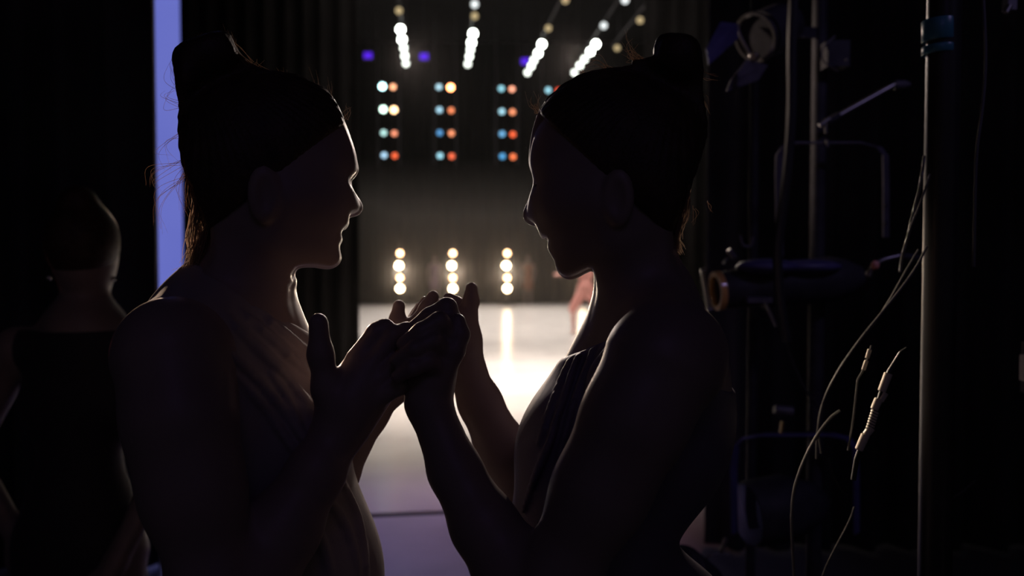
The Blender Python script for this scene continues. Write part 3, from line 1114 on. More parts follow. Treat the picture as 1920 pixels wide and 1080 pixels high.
PL = dict(
    head=(510, 330), headY=0.90, turn=math.radians(18), lo=(-0.58, 0.60, 0), hi=(0.08, 1.18, 1.70),
    lip=(641, 433), smile=3, cut=560,
    neck=[(470, 440), (462, 520), (455, 600)],
    hip=(-0.27, 0.95, 0.90),
    torso=[
        ('c', (455, 545, 0.91), (420, 640, 0.92), 0.050, 0.070, 0.03),
        ('c', (425, 560, 0.89), (330, 655, 0.785), 0.036, 0.050, 0.03),
        ('c', (450, 590, 0.95), (470, 660, 1.05), 0.045, 0.052, 0.03),
        ('e', (415, 745, 0.92), (0.102, 0.140, 0.15), 0.04),
        ('c', (482, 640, 0.90), (535, 730, 0.93), 0.052, 0.050, 0.03),
        ('e', (568, 838, 0.87), (0.045, 0.050, 0.055), 0.03),
        ('e', (568, 838, 0.97), (0.045, 0.050, 0.055), 0.03),
        ('e', (470, 960, 0.93), (0.092, 0.125, 0.16), 0.05),
    ],
    drape=[('e', (560, 960, 0.92), (0.055, 0.09, 0.10), 0.04), ('e', (565, 1075, 0.92), (0.070, 0.11, 0.11), 0.04),
           ('c', (560, 1080, 0.92), (540, 1400, 0.93), 0.085, 0.13, 0.05)],
    folds=[([(420, 590), (480, 650), (530, 700), (577, 755)], 0.0045), ([(455, 585), (515, 640), (577, 700)], 0.004),
           ([(480, 580), (530, 620), (578, 660)], 0.0035), ([(400, 640), (470, 700), (540, 780), (576, 830)], 0.004),
           ([(440, 700), (500, 770), (555, 850)], 0.0035), ([(508, 700), (535, 740), (560, 790)], 0.003),
           ([(640, 900), (662, 950), (676, 1000), (688, 1075)], 0.004), ([(610, 930), (650, 990), (672, 1070)], 0.004),
           ([(560, 950), (600, 1010), (620, 1075)], 0.004)],
    neckline=[((500, 568), (578, 622), 0.91, 0), ((380, 498), (500, 572), 0.90, 0)],
    limbs=[
        ([(318, 674, 0.760), (338, 790, 0.742), (362, 920, 0.735), (405, 1110, 0.73), (428, 1150, 0.735)], [0.049, 0.045, 0.0415, 0.036, 0.036], 0.03),
        ([(428, 1150, 0.735), (470, 1085, 0.755), (530, 990, 0.78), (592, 886, 0.80), (640, 800, 0.825)], [0.037, 0.041, 0.036, 0.0275, 0.0235], 0.015),
        ([(640, 800, 0.825), (655, 762, 0.83), (690, 725, 0.84)], [0.0235, 0.028, 0.029], 0.02),
        ([(655, 745, 0.83), (682, 685, 0.84)], [0.022, 0.019], 0.02),
        ([(455, 660, 1.06), (490, 830, 1.07), (535, 1010, 1.04), (545, 1040, 1.03)], [0.048, 0.042, 0.036, 0.035], 0.03),
        ([(545, 1040, 1.03), (575, 985, 1.02), (625, 890, 1.01), (690, 775, 1.0), (735, 715, 0.99)], [0.035, 0.036, 0.030, 0.0235, 0.023], 0.015),
        ([(735, 715, 0.99), (757, 670, 0.985), (775, 630, 0.98)], [0.024, 0.026, 0.024], 0.02),
    ],
    fingers=[
        # near hand: thumb, index, middle, ring, little
        ([(642, 778, 0.822), (612, 728, 0.815), (601, 665, 0.812), (597, 605, 0.812)], [0.018, 0.0138, 0.0118, 0.0098], 0.01),
        ([(672, 672, 0.835), (706, 624, 0.842), (722, 616, 0.845), (755, 655, 0.85)], [0.0125, 0.0105, 0.0100, 0.0085], 0.004),
        ([(690, 695, 0.83), (738, 630, 0.84), (762, 622, 0.85), (788, 655, 0.858)], [0.0125, 0.0105, 0.0100, 0.0085], 0.004),
        ([(702, 722, 0.825), (748, 680, 0.83), (782, 672, 0.845), (800, 690, 0.855)], [0.012, 0.0100, 0.0095, 0.008], 0.004),
        ([(708, 745, 0.822), (748, 724, 0.822), (775, 722, 0.835), (790, 735, 0.845)], [0.0115, 0.0092, 0.0085, 0.0072], 0.004),
        # far hand
        ([(742, 672, 0.99), (748, 630, 0.985), (744, 600, 0.985), (748, 574, 0.985)], [0.014, 0.0115, 0.0085, 0.0078], 0.008),
        ([(775, 630, 0.98), (790, 598, 0.985), (800, 578, 0.99), (812, 556, 0.995)], [0.0115, 0.0095, 0.009, 0.0076], 0.006),
        ([(772, 628, 0.995), (782, 600, 1.00), (790, 585, 1.005), (798, 566, 1.01)], [0.0115, 0.0095, 0.009, 0.0076], 0.006),
        ([(768, 632, 1.01), (776, 606, 1.015), (782, 592, 1.02), (787, 577, 1.025)], [0.011, 0.009, 0.0085, 0.007], 0.006),
        ([(764, 640, 1.02), (770, 616, 1.03), (773, 604, 1.035), (776, 592, 1.04)], [0.010, 0.008, 0.0075, 0.0065], 0.006),
    ],
    hairline=[((650, 238), (505, 352), (420, 200)), ((540, 352), (385, 500), (420, 200))],
)
bunL = [(385, 112, 0, (0.032, 0.034, 0.028)), (362, 118, 0.012, (0.02, 0.02, 0.026)), (410, 98, -0.01, (0.022, 0.022, 0.02)),
        (385, 98, 0.018, (0.022, 0.02, 0.018)), (352, 150, -0.01, (0.012, 0.02, 0.02))]
left, onL, _h = dancer(1, profL, hairL, PL, SKIN, CLOTH_L, bunL,
                       ['dancer facing right in a draped pale dress, thumb raised, left of the facing pair'])

# ---- right dancer
profR = closed([(1215, 140), (1180, 128), (1140, 134), (1115, 139), (1092, 147), (1072, 157), (1055, 168), (1040, 180), (1020, 198), (1007, 216), (1001, 240), (998, 270),
                (997, 300), (999, 315), (1004, 327), (1007, 342), (1004, 357), (997, 375), (990, 390), (986, 400), (987, 410),
                (994, 417), (1006, 420), (1013, 427), (1018, 440), (1022, 445), (1031, 447), (1037, 450), (1036, 456), (1034, 465), (1039, 477),
                (1046, 488), (1048, 500), (1054, 512), (1067, 520), (1080, 517), (1095, 509), (1105, 504), (1114, 502),
                (1119, 509), (1124, 530), (1128, 550), (1128, 575)],
               [(1125, 700), (1310, 700), (1285, 560), (1262, 500), (1262, 430), (1284, 360), (1308, 290), (1312, 210), (1280, 160)])
hairR = closed([(1262, 470), (1270, 420), (1290, 350), (1310, 290), (1324, 230), (1318, 170), (1312, 120), (1304, 84), (1280, 72), (1240, 72), (1232, 92),
                (1228, 112), (1205, 112), (1186, 112), (1181, 124), (1140, 131), (1115, 136), (1091, 144), (1071, 154), (1055, 165), (1040, 178), (1020, 198), (1009, 220)],
               [(1100, 330), (1160, 420), (1220, 480)])
PR = dict(
    head=(1152, 336), headY=0.90, turn=math.radians(12), lo=(-0.18, 0.60, 0), hi=(0.40, 1.18, 1.70),
    lip=(1024, 448), smile=-3, cut=575,
    neck=[(1195, 450), (1202, 530), (1205, 610)],
    hip=(0.17, 0.95, 0.90),
    torso=[
        ('c', (1205, 560, 0.91), (1225, 650, 0.92), 0.050, 0.070, 0.03),
        ('c', (1235, 560, 0.89), (1262, 660, 0.775), 0.036, 0.050, 0.03),
        ('c', (1195, 590, 0.95), (1180, 660, 1.05), 0.045, 0.050, 0.03),
        ('e', (1215, 770, 0.92), (0.095, 0.138, 0.13), 0.04),
        ('c', (1187, 628, 0.90), (1068, 815, 0.92), 0.050, 0.048, 0.02),
        ('e', (1066, 828, 0.87), (0.044, 0.048, 0.052), 0.03),
        ('e', (1072, 828, 0.97), (0.044, 0.048, 0.052), 0.03),
        ('e', (1120, 960, 0.93), (0.088, 0.125, 0.16), 0.04),
    ],
    drape=[('c', (1065, 860, 0.88), (1052, 1000, 0.90), 0.050, 0.046, 0.02), ('c', (1062, 1000, 0.90), (1110, 1300, 0.93), 0.05, 0.12, 0.03)],
    folds=[([(1122, 590), (1090, 660), (1060, 740), (1030, 830), (1000, 900)], 0.0035), ([(1118, 600), (1068, 680), (1035, 760), (1010, 830)], 0.0035),
           ([(1098, 640), (1078, 680), (1062, 730), (1052, 770)], 0.0025), ([(1128, 600), (1110, 660), (1080, 740), (1058, 820), (1040, 900)], 0.003),
           ([(1182, 628), (1150, 650), (1118, 690), (1104, 725)], 0.004), ([(1190, 645), (1165, 665), (1130, 700), (1108, 735)], 0.004),
           ([(1050, 760), (1030, 830), (1000, 900), (980, 960)], 0.003)],
    neckline=[((1110, 570), (1180, 612), 0.91, 0), ((1180, 612), (1290, 560), 0.91, 0)],
    limbs=[
        ([(1236, 686, 0.757), (1188, 790, 0.745), (1128, 915, 0.745), (1038, 1095, 0.755), (1005, 1140, 0.76)], [0.053, 0.0445, 0.0405, 0.036, 0.036], 0.03),
        ([(1005, 1140, 0.76), (965, 1070, 0.775), (908, 985, 0.79), (853, 882, 0.81), (803, 755, 0.83)], [0.037, 0.039, 0.0325, 0.026, 0.0215], 0.012),
        ([(803, 755, 0.83), (808, 705, 0.838), (822, 645, 0.848), (832, 612, 0.852)], [0.0215, 0.0235, 0.0235, 0.021], 0.015),
        ([(1165, 670, 1.06), (1110, 790, 1.06), (1020, 900, 1.05), (978, 922, 1.03)], [0.048, 0.042, 0.037, 0.033], 0.03),
        ([(978, 922, 1.03), (940, 838, 1.02), (900, 755, 1.01), (872, 690, 1.0)], [0.033, 0.0325, 0.0265, 0.0225], 0.012),
        ([(872, 690, 1.0), (862, 640, 0.99), (860, 610, 0.985)], [0.0225, 0.025, 0.024], 0.015),
    ],
    fingers=[
        # near hand: back of the hand towards her, fingers folded over her partner's
        ([(818, 720, 0.826), (852, 658, 0.828), (863, 628, 0.832), (859, 602, 0.835)], [0.015, 0.0105, 0.0095, 0.0080], 0.006),
        ([(848, 610, 0.850), (838, 577, 0.850), (805, 594, 0.850), (772, 618, 0.85)], [0.012, 0.0105, 0.0096, 0.0080], 0.004),
        ([(842, 630, 0.834), (824, 603, 0.822), (790, 622, 0.815), (757, 645, 0.818)], [0.011, 0.0103, 0.0094, 0.0078], 0.0035),
        ([(832, 662, 0.828), (812, 640, 0.812), (778, 655, 0.803), (744, 676, 0.808)], [0.011, 0.0098, 0.0090, 0.0076], 0.0035),
        ([(822, 695, 0.822), (804, 678, 0.806), (774, 690, 0.798), (746, 706, 0.804)], [0.0105, 0.0090, 0.0082, 0.0070], 0.0035),
        # far hand
        ([(872, 620, 0.985), (878, 590, 0.985), (883, 565, 0.985), (884, 541, 0.985)], [0.0125, 0.0105, 0.0098, 0.0078], 0.006),
        ([(862, 612, 0.995), (864, 588, 1.00), (856, 572, 1.00), (842, 560, 1.00)], [0.0125, 0.0105, 0.0098, 0.0078], 0.006),
        ([(855, 615, 1.01), (846, 590, 1.015), (832, 577, 1.02), (816, 570, 1.02)], [0.0115, 0.010, 0.0095, 0.0078], 0.006),
        ([(848, 620, 1.02), (835, 600, 1.03), (820, 590, 1.03), (806, 586, 1.035)], [0.0105, 0.009, 0.0085, 0.007], 0.006),
        ([(868, 650, 0.975), (850, 628, 0.965), (832, 612, 0.965), (815, 600, 0.965)], [0.014, 0.0115, 0.010, 0.008], 0.008),
    ],
    hairline=[((1006, 212), (1158, 356), (1240, 200)), ((1120, 356), (1285, 500), (1240, 200))],
)
bunR = [(1270, 108, 0, (0.028, 0.032, 0.028)), (1255, 100, 0.012, (0.02, 0.02, 0.02)), (1288, 110, -0.01, (0.018, 0.022, 0.024)),
        (1272, 98, 0.016, (0.022, 0.02, 0.018))]
right, onR, _h = dancer(-1, profR, hairR, PR, SKIN2, CLOTH_R, bunR,
                        ['dancer facing left in a darker draped top, high bun, right of the facing pair'])

# ---- loose hairs
rnd = random.Random(4)


def wisp(on, p0, p1, p2, n, spread, off=0.02, jit=6):
    out = []
    for _ in range(n):
        j = lambda s: rnd.gauss(0, s)
        o1 = rnd.uniform(-off, off)
        pts = [(p0[0] + j(jit * 0.6), p0[1] + j(jit * 0.6)), (p1[0] + j(spread), p1[1] + j(spread)), (p2[0] + j(spread * 1.4), p2[1] + j(spread * 1.4))]
        path = smooth_path(pts, 8)
        out.append([tuple(on(q[0], q[1], o1 * (1 - 0.2 * i / 16))) for i, q in enumerate(path)])
    return out


L_ = []
L_ += wisp(onL, (470, 124), (440, 100), (425, 68), 16, 7)
L_ += wisp(onL, (500, 142), (485, 128), (478, 118), 16, 6)
L_ += wisp(onL, (560, 152), (540, 142), (520, 132), 10, 5)
L_ += wisp(onL, (600, 175), (596, 160), (600, 140), 4, 6)
L_ += wisp(onL, (640, 225), (646, 214), (650, 206), 6, 4)
L_ += wisp(onL, (622, 192), (620, 170), (618, 150), 3, 4)
L_ += wisp(onL, (345, 110), (360, 85), (372, 62), 5, 5)
L_ += wisp(onL, (345, 205), (318, 190), (312, 165), 5, 10)
L_ += wisp(onL, (345, 250), (305, 275), (325, 315), 4, 8)
L_ += wisp(onL, (350, 300), (290, 330), (282, 350), 6, 8)
L_ += wisp(onL, (352, 330), (300, 380), (296, 430), 6, 7)
L_ += wisp(onL, (350, 180), (325, 150), (330, 110), 6, 6)
L_ += wisp(onL, (360, 300), (345, 350), (352, 400), 12, 7)
hair_strands(L_, 'loose_hairs', STRAND, left)
T_ = wisp(onL, (372, 370), (368, 440), (362, 500), 90, 9, 0.03, 9) + wisp(onL, (390, 430), (374, 480), (352, 530), 110, 8, 0.03, 8) + wisp(onL, (388, 440), (388, 455), (380, 470), 30, 4, 0.02, 3)
hair_strands(T_, 'nape_hair', STRAND_N, left, 0.0005)
R_ = []
R_ += wisp(onR, (1215, 116), (1190, 104), (1170, 88), 10, 6)
R_ += wisp(onR, (1200, 118), (1190, 108), (1184, 100), 16, 6)
R_ += wisp(onR, (1145, 132), (1125, 118), (1100, 122), 8, 6)
R_ += wisp(onR, (1100, 142), (1085, 132), (1080, 128), 6, 6)
R_ += wisp(onR, (1012, 212), (1002, 200), (997, 190), 14, 6)
R_ += wisp(onR, (1190, 105), (1180, 80), (1178, 62), 3, 5)
R_ += wisp(onR, (1308, 130), (1325, 145), (1342, 150), 4, 3)
R_ += wisp(onR, (1300, 180), (1322, 188), (1328, 210), 4, 3)
R_ += wisp(onR, (1310, 200), (1320, 225), (1310, 235), 3, 5)
R_ += wisp(onR, (1300, 390), (1302, 405), (1304, 425), 3, 4)
R_ += wisp(onR, (1325, 380), (1332, 388), (1336, 398), 2, 3)
hair_strands(R_, 'loose_hairs', STRAND, right)
T_ = wisp(onR, (1291, 350), (1285, 400), (1271, 440), 30, 3.0, 0.02, 3) + wisp(onR, (1276, 410), (1269, 440), (1273, 472), 50, 3.5, 0.02, 3)
hair_strands(T_, 'nape_hair', STRAND_N, right, 0.0005)


# ---- people further away
def figure(name_label, joints, radii, mtl, skin_m, hairm, yc, h=0.012, dress=None, scale=1.0, extra=None):
    """joints: dict of 3-D points. one body mesh, costume and hair children"""
    J = {k: V3(v) for k, v in joints.items()}
    A = np.array(list(J.values()))
    lo, hi = A.min(0) - 0.22, A.max(0) + 0.22
    xs, ys, zs = np.arange(lo[0], hi[0], h), np.arange(lo[1], hi[1], h), np.arange(lo[2], hi[2], h)
    T = Field(xs, ys, zs)
    T.cone(J['neck'] + [0, 0, -0.06], J['waist'], 0.105, 0.095, 0.05)
    T.cone(J['shl'], J['shr'], 0.055, 0.055, 0.05)
    T.cone(J['shl'] * 0.7 + J['shr'] * 0.3 + [0, 0, -0.14], J['shl'] * 0.3 + J['shr'] * 0.7 + [0, 0, -0.14], 0.09, 0.09, 0.05)
    T.ell(J['hip'], (0.155, 0.115, 0.12), 0.05)
    B = T.copy()
    B.cone(J['head'] + [0, 0, -0.08], J['neck'] + [0, 0, -0.03], 0.05, 0.058, 0.03)
    B.ell(J['head'], (0.075, 0.092, 0.112), 0.02)
    B.ell(J['head'] + [0, 0.0, -0.06], (0.055, 0.07, 0.06), 0.03)
    for s in ('l', 'r'):
        B.cone(J['sh' + s], J['el' + s], 0.048, 0.038, 0.03)
        B.cone(J['el' + s], J['wr' + s], 0.038, 0.025, 0.02)
        d = J['wr' + s] - J['el' + s]
        d = d / np.linalg.norm(d)
        sd = np.cross(d, (0, 1, 0.2))
        sd = sd / (np.linalg.norm(sd) + 1e-9)
        B.cone(J['wr' + s], J['wr' + s] + d * 0.08, 0.026, 0.028, 0.02)
        for q in range(4):
            o0 = J['wr' + s] + d * 0.08 + sd * (q - 1.5) * 0.017
            B.cone(o0, o0 + d * (0.075, 0.085, 0.08, 0.06)[q] + sd * (q - 1.5) * 0.004, 0.0095, 0.008, 0.006)
        B.cone(J['wr' + s] + d * 0.02 - sd * 0.02, J['wr' + s] + d * 0.07 - sd * 0.055, 0.013, 0.010, 0.01)
        hp = J['hip'] + (J['kn' + s] - J['hip']) * 0.05 + np.array(((-0.08 if s == 'l' else 0.08), 0, -0.03))
        B.cone(hp, J['kn' + s], 0.085, 0.055, 0.04)
        B.cone(J['kn' + s], J['an' + s], 0.055, 0.036, 0.03)
        ft = J['an' + s] + np.array(((-0.04 if s == 'l' else 0.04), -0.14, -0.035))
        B.cone(J['an' + s] + [0, 0.03, -0.03], ft, 0.038, 0.024, 0.02)
    root = empty('person', (J['hip'][0], J['hip'][1], 0))
    tag(root, name_label, 'person')
    put('body', B.mesh('body'), skin_m, root)
    D = T.copy()
    if dress:
        D.cone(J['hip'] + [0, 0, 0.08], J['hip'] + [0, 0, -dress], 0.12, 0.19, 0.05)
    for a_, b_, r1, r2 in (extra or []):
        D.cone(J[a_], J[b_], r1, r2, 0.04)
    D.F -= h * 0.5
    Z = zs[None, None, :]
    D.F = np.maximum(D.F, (Z - (J['neck'][2] - 0.05)).astype(np.float32))
    put('costume', D.mesh('costume'), mtl, root)
    G = Field(xs, ys, zs)
    G.ell(J['head'] + [0, -0.012 * yc, 0.02], (0.084, 0.098, 0.108), 0.02)
    G.ell(J['head'] + [0, -0.03 * yc, 0.12], (0.045, 0.045, 0.04), 0.02)
    G.F = np.maximum(G.F, (J['head'][2] - (0.085 if yc > 0 else 0.06) - Z).astype(np.float32))
    face = np.maximum(-(ys[None, :, None] - (J['head'][1] - 0.045)), Z - (J['head'][2] + 0.05))
    if yc < 0:                                            # faces the camera: cut the face free
        G.F = np.maximum(G.F, -face.astype(np.float32) * 1.0)
    put('hair', G.mesh('hair'), hairm, root)
    return root


def A3(px, py, Y):
    return tuple(at(px, py, Y))


# woman at left, seen from behind
Yb = 2.05
J = dict(head=A3(160, 468, Yb), neck=A3(158, 580, Yb), shl=A3(35, 655, Yb), shr=A3(278, 650, Yb), waist=A3(150, 900, Yb),
         hip=A3(150, 1010, Yb), ell=A3(-62, 850, Yb + 0.06), wrl=A3(22, 985, Yb - 0.02), elr=A3(312, 860, Yb + 0.03), wrr=A3(215, 1060, Yb - 0.10))
xh = J['hip'][0]
J.update(knl=(xh - 0.10, Yb + 0.02, 0.47), knr=(xh + 0.10, Yb - 0.02, 0.47), anl=(xh - 0.10, Yb, 0.065), anr=(xh + 0.11, Yb, 0.065))
wm = figure('woman with pinned up hair and small earrings standing in the dark at far left', J, None, DARKC, SKIN2, HAIR, 1, h=0.0065, dress=0.30)
for px, py in ((92, 521), (211, 523)):
    MB().ball(at(px, py, Yb - 0.03), 0.0072).build('earring', GOLD, wm, True)

# dancer on the stage under the right dancer's chin, arms and legs spread
Yd = 16.0
c = at(1098, 540, Yd)
J = dict(head=(c.x + 0.02, Yd, 1.60), neck=(c.x, Yd, 1.42), shl=(c.x - 0.17, Yd, 1.33), shr=(c.x + 0.17, Yd, 1.33), waist=(c.x, Yd, 1.08),
         hip=(c.x, Yd, 0.95), ell=(c.x - 0.36, Yd - 0.04, 1.20), wrl=(c.x - 0.50, Yd - 0.08, 1.19), elr=(c.x + 0.36, Yd - 0.05, 1.2),
         wrr=(c.x + 0.56, Yd - 0.1, 1.25), knl=(c.x - 0.25, Yd, 0.50), knr=(c.x + 0.27, Yd, 0.50), anl=(c.x - 0.23, Yd + 0.1, 0.065),
         anr=(c.x + 0.40, Yd, 0.065))
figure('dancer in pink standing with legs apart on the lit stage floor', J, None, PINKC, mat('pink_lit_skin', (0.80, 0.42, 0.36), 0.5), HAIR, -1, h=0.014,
       dress=None, extra=[('hip', 'knl', 0.11, 0.085), ('hip', 'knr', 0.11, 0.085)])

for (px, Yq, hgt, mm, lab) in ((990, 27.9, 1.72, BROWNC, 'dim figure in reddish brown standing right of the third low lamp column'),
                               (815, 27.9, 1.70, PURPC, 'dim figure in violet standing between the first two low lamp columns')):
    c = at(px, 520, Yq)
    x = c.x
    J = dict(head=(x, Yq, hgt - 0.12), neck=(x, Yq, hgt - 0.30), shl=(x - 0.17, Yq, hgt - 0.37), shr=(x + 0.17, Yq, hgt - 0.37), waist=(x, Yq, hgt - 0.62),
             hip=(x, Yq, hgt - 0.78), ell=(x - 0.24, Yq, hgt - 0.62), wrl=(x - 0.2, Yq - 0.1, hgt - 0.85), elr=(x + 0.24, Yq, hgt - 0.62),
             wrr=(x + 0.2, Yq - 0.1, hgt - 0.85), knl=(x - 0.1, Yq, 0.48), knr=(x + 0.1, Yq, 0.48), anl=(x - 0.1, Yq, 0.065), anr=(x + 0.1, Yq, 0.065))
    figure(lab, J, None, mm, SKIN2, HAIR, -1, h=0.018, dress=0.3)
#%%GEAR
# ------------------------------------------------------------------ gear in the right wing
YG = 2.15


def G(px, py, dy=0.0):
    return at(px, py, YG + dy)


def arc_pts(fn, pts, n=6):
    return [fn(*p) for p in smooth_path(pts, n)]


# vertical pipes that hold the lamps
for px, dY, lab in ((1532, 0.10, 'dark vertical pipe behind the upper lamps, under the slanted arm'), (1412, 0.55, 'thin dark vertical pipe nearest the right dancer')):
    o = empty('boom_pipe', (at(px, 500, YG + dY).x, YG + dY, 0))
    X = at(px, 500, YG + dY).x
    r = 0.021 if dY < 0.3 else 0.016
    MB().cyl((X, YG + dY, 0.02), (X, YG + dY, 3.4), r, n=24).build('pipe', METAL, o, True)
    MB().lathe((X, YG + dY, 0), (X, YG + dY, 1), [(0, 0.16), (0.02, 0.16), (0.035, 0.04), (0.10, 0.032)], 28).build('base_plate', METAL, o, True)
    tag(o, lab, 'pipe')

# near pipe with blue tape
XN = at(1762, 500, 1.22)
np_ = empty('taped_pipe', (XN.x, 1.22, 0))
MB().cyl((XN.x, 1.22, 0.02), (XN.x, 1.22, 2.6), 0.024, n=32).build('pipe', mat('pipe_grey', (0.03, 0.027, 0.028), 0.35, metal=0.0, noise=0.4, nscale=9), np_, True)
MB().lathe((XN.x, 1.22, 0), (XN.x, 1.22, 1), [(0, 0.18), (0.02, 0.18), (0.04, 0.05), (0.12, 0.035)], 28).build('base_plate', METAL, np_, True)
for y0, y1 in ((40, 78), (88, 102)):
    MB().lathe(at(1762, y1, 1.22), at(1762, y0, 1.22), [(0, 0.0246), (0.001, 0.0252), ((y1 - y0) / 1230, 0.0252), ((y1 - y0) / 1230 + 0.001, 0.0246)], 32
               ).build('tape_band', BLUET, np_, True)
tag(np_, 'upright pipe with two bands of blue tape near its top, right of the lamps', 'pipe')

# upper lamp with barn doors
la = empty('barn_door_lamp', G(1420, 80))
ax0, ax1 = G(1462, 50, 0.04), G(1398, 78, -0.03)
d = (ax1 - ax0).normalized()
MB().lathe(ax0, ax1, [(-0.05, 0.03), (-0.04, 0.05), (0.0, 0.062), (0.08, 0.062), (0.082, 0.055), (0.10, 0.055)], 28).build('housing', METAL, la, True)
MB().lathe(ax0 + d * 0.10, ax1, [(0, 0.058), (0, 0.066), (0.010, 0.066), (0.010, 0.058), (0, 0.058)], 32, closed=False).build('front_ring', STEEL, la, True)
MB().lathe(ax0 + d * 0.085, ax1, [(0, 0.02), (0.004, 0.054)], 28).build('lens', GLASS, la, True)
fc = ax0 + d * 0.112


def plate(pts, th, name, m, parent):
    pts = [Vector(p) for p in pts]
    n = (pts[1] - pts[0]).cross(pts[2] - pts[0]).normalized() * th
    k = len(pts)
    mb = MB()
    mb.v = [p for p in pts] + [p + n for p in pts]
    mb.f = [list(range(k))[::-1], [k + i for i in range(k)]] + [[i, (i + 1) % k, k + (i + 1) % k, k + i] for i in range(k)]
    return mb.build(name, m, parent)


plate([G(1351, 41, -.02), G(1382, 44, -.02), G(1385, 71, -.06), G(1329, 121, -.12), G(1324, 92, -.10)], 0.002, 'barn_door', BLUEP, la)['label'] = 'bluish upper flap'
plate([G(1400, 112, -.05), G(1440, 122, 0), G(1422, 150, -.06), G(1362, 172, -.12), G(1370, 150, -.12)], 0.002, 'barn_door', GREYP, la)
plate([G(1420, 40, 0.03), G(1440, 52, 0.03), G(1432, 66, 0.0), G(1416, 62, 0.0)], 0.002, 'barn_door', GREYP, la)
plate([G(1436, 72, 0.05), G(1462, 84, 0.05), G(1470, 96, 0.03), G(1448, 104, 0.0), G(1432, 92, 0.0)], 0.002, 'barn_door', GREYP, la)
MB().cyl(G(1412, 106, -0.05), G(1418, 106, 0.0), 0.011, n=16).build('knob', STEEL, la, True)
MB().tube(arc_pts(G, [(1383, 46), (1386, 62), (1394, 80), (1404, 98), (1408, 112), (1420, 118)], 5), 0.004, 8).build('yoke', STEEL, la, True)
MB().strap([G(1470, 62, .05), G(1500, 60, .08), G(1532, 62, .09)], (0, 0, 1), .03, .006).build('bracket', METAL, la)
tag(la, 'stage lamp with bluish open barn doors, highest lamp to the right of the bun', 'stage lamp')

# slanted arm with T handle
ar = empty('focus_bar', G(1620, 190))
MB().cyl(G(1572, 217), G(1680, 157), 0.0075, n=16).build('rod', STEEL, ar, True)
MB().lathe(G(1676, 159), G(1708, 158), [(0, 0.009), (0.002, 0.012), (0.03, 0.011), (0.043, 0.005)], 18).build('end_cap', GREYP, ar, True)
MB().cyl(G(1548, 230), G(1574, 216), 0.010, n=14).build('clamp', METAL, ar, True)
MB().cyl(G(1536, 236, -.02), G(1556, 222, -.02), 0.0055, n=10).cyl(G(1547, 228, -.02), G(1549, 250, -.02), 0.004, n=10).build('t_handle', STEEL, ar, True)
MB().cyl(G(1550, 262, -.02), G(1552, 276, -.02), 0.004, n=10).build('bolt', STEEL, ar, True)
tag(ar, 'pale slanted metal arm with a T handle clamp at its lower left end', 'bar')

# small hook outline
hk = empty('cable_hook', G(1555, 105))
MB().tube(arc_pts(G, [(1566, 68), (1552, 80), (1542, 92), (1541, 110), (1550, 120), (1572, 134)], 5), 0.0022, 8).build('wire', STEEL, hk, True)
MB().ball(G(1587, 112), 0.003).build('screw', STEEL, hk, True)
MB().box(G(1566, 104, 0.05), (0.06, 0.05, 0.07)).build('block', METAL, hk)
tag(hk, 'small curved wire hook on a black block, top centre of the dark right wing', 'hook')

# big lamp in an upright yoke
bl = empty('profile_lamp', G(1500, 520))
y_pts = [(1462, 480), (1461, 400), (1460, 330), (1461, 292), (1472, 276), (1500, 268), (1620, 268), (1648, 276), (1660, 292), (1661, 340), (1661, 445)]
MB().strap([G(*p) for p in y_pts], (0.75, 0.66, 0), 0.034, 0.004).build('yoke', GREYP, bl)
for py in (385, 418):
    MB().cyl(G(1661, py, -0.022), G(1661, py, -0.012), 0.004, n=10).build('bolt', METAL, bl, True)
a, b = G(1350, 545), G(1640, 515, 0.05)
MB().lathe(a, b, [(0, 0.048), (0.02, 0.052), (0.10, 0.052), (0.12, 0.062), (0.32, 0.062), (0.36, 0.05), (0.40, 0.03)], 32).build('housing', METAL, bl, True)
MB().lathe(a - (b - a).normalized() * 0.014, b, [(0, 0.040), (0, 0.053), (0.016, 0.053), (0.016, 0.040), (0, 0.040)], 32, closed=False).build('lens_ring', ORANGE, bl, True)
MB().lathe(a - (b - a).normalized() * 0.004, b, [(0, 0.038), (0.006, 0.040)], 28).build('lens', GLASS, bl, True)
MB().cyl(G(1318, 508, -0.02), G(1330, 582, -0.02), 0.0065, n=12).cyl(G(1314, 510, -0.02), G(1324, 508, -0.02), 0.008, n=10).cyl(
    G(1325, 582, -0.02), G(1336, 580, -0.02), 0.008, n=10).build('gel_frame', STEEL, bl, True)
MB().ball(G(1440, 500, -0.03), (0.085, 0.06, 0.022), 24, 12).build('top_highlight', BLUEP, bl, True)  # violet highlight on the lamp body, put in as a tinted ellipsoid
MB().ball(G(1515, 500, -0.02), (0.09, 0.05, 0.020), 24, 12).build('rear_highlight', BLUEP, bl, True)  # rear half of the same highlight, also tinted in
MB().cyl(G(1432, 560, -0.07), G(1456, 612, -0.07), 0.004, n=10).build('focus_handle', STEEL, bl, True)
MB().cyl(G(1366, 468, -0.03), G(1378, 484, -0.03), 0.007, n=10).build('knob', GREYP, bl, True)
MB().cyl(G(1356, 494, -0.03), G(1364, 484, -0.03), 0.004, n=10).build('latch', STEEL, bl, True)
MB().tube(arc_pts(G, [(1388, 442), (1392, 456), (1398, 462), (1408, 460), (1412, 444)], 5), 0.003, 8).build('hook', GREYP, bl, True)
MB().box(G(1420, 562, -0.05), (0.065, 0.05, 0.014)).build('base_tray', GREYP, bl)
tag(bl, 'large stage lamp with amber lens ring hanging in a wide upright yoke', 'stage lamp')

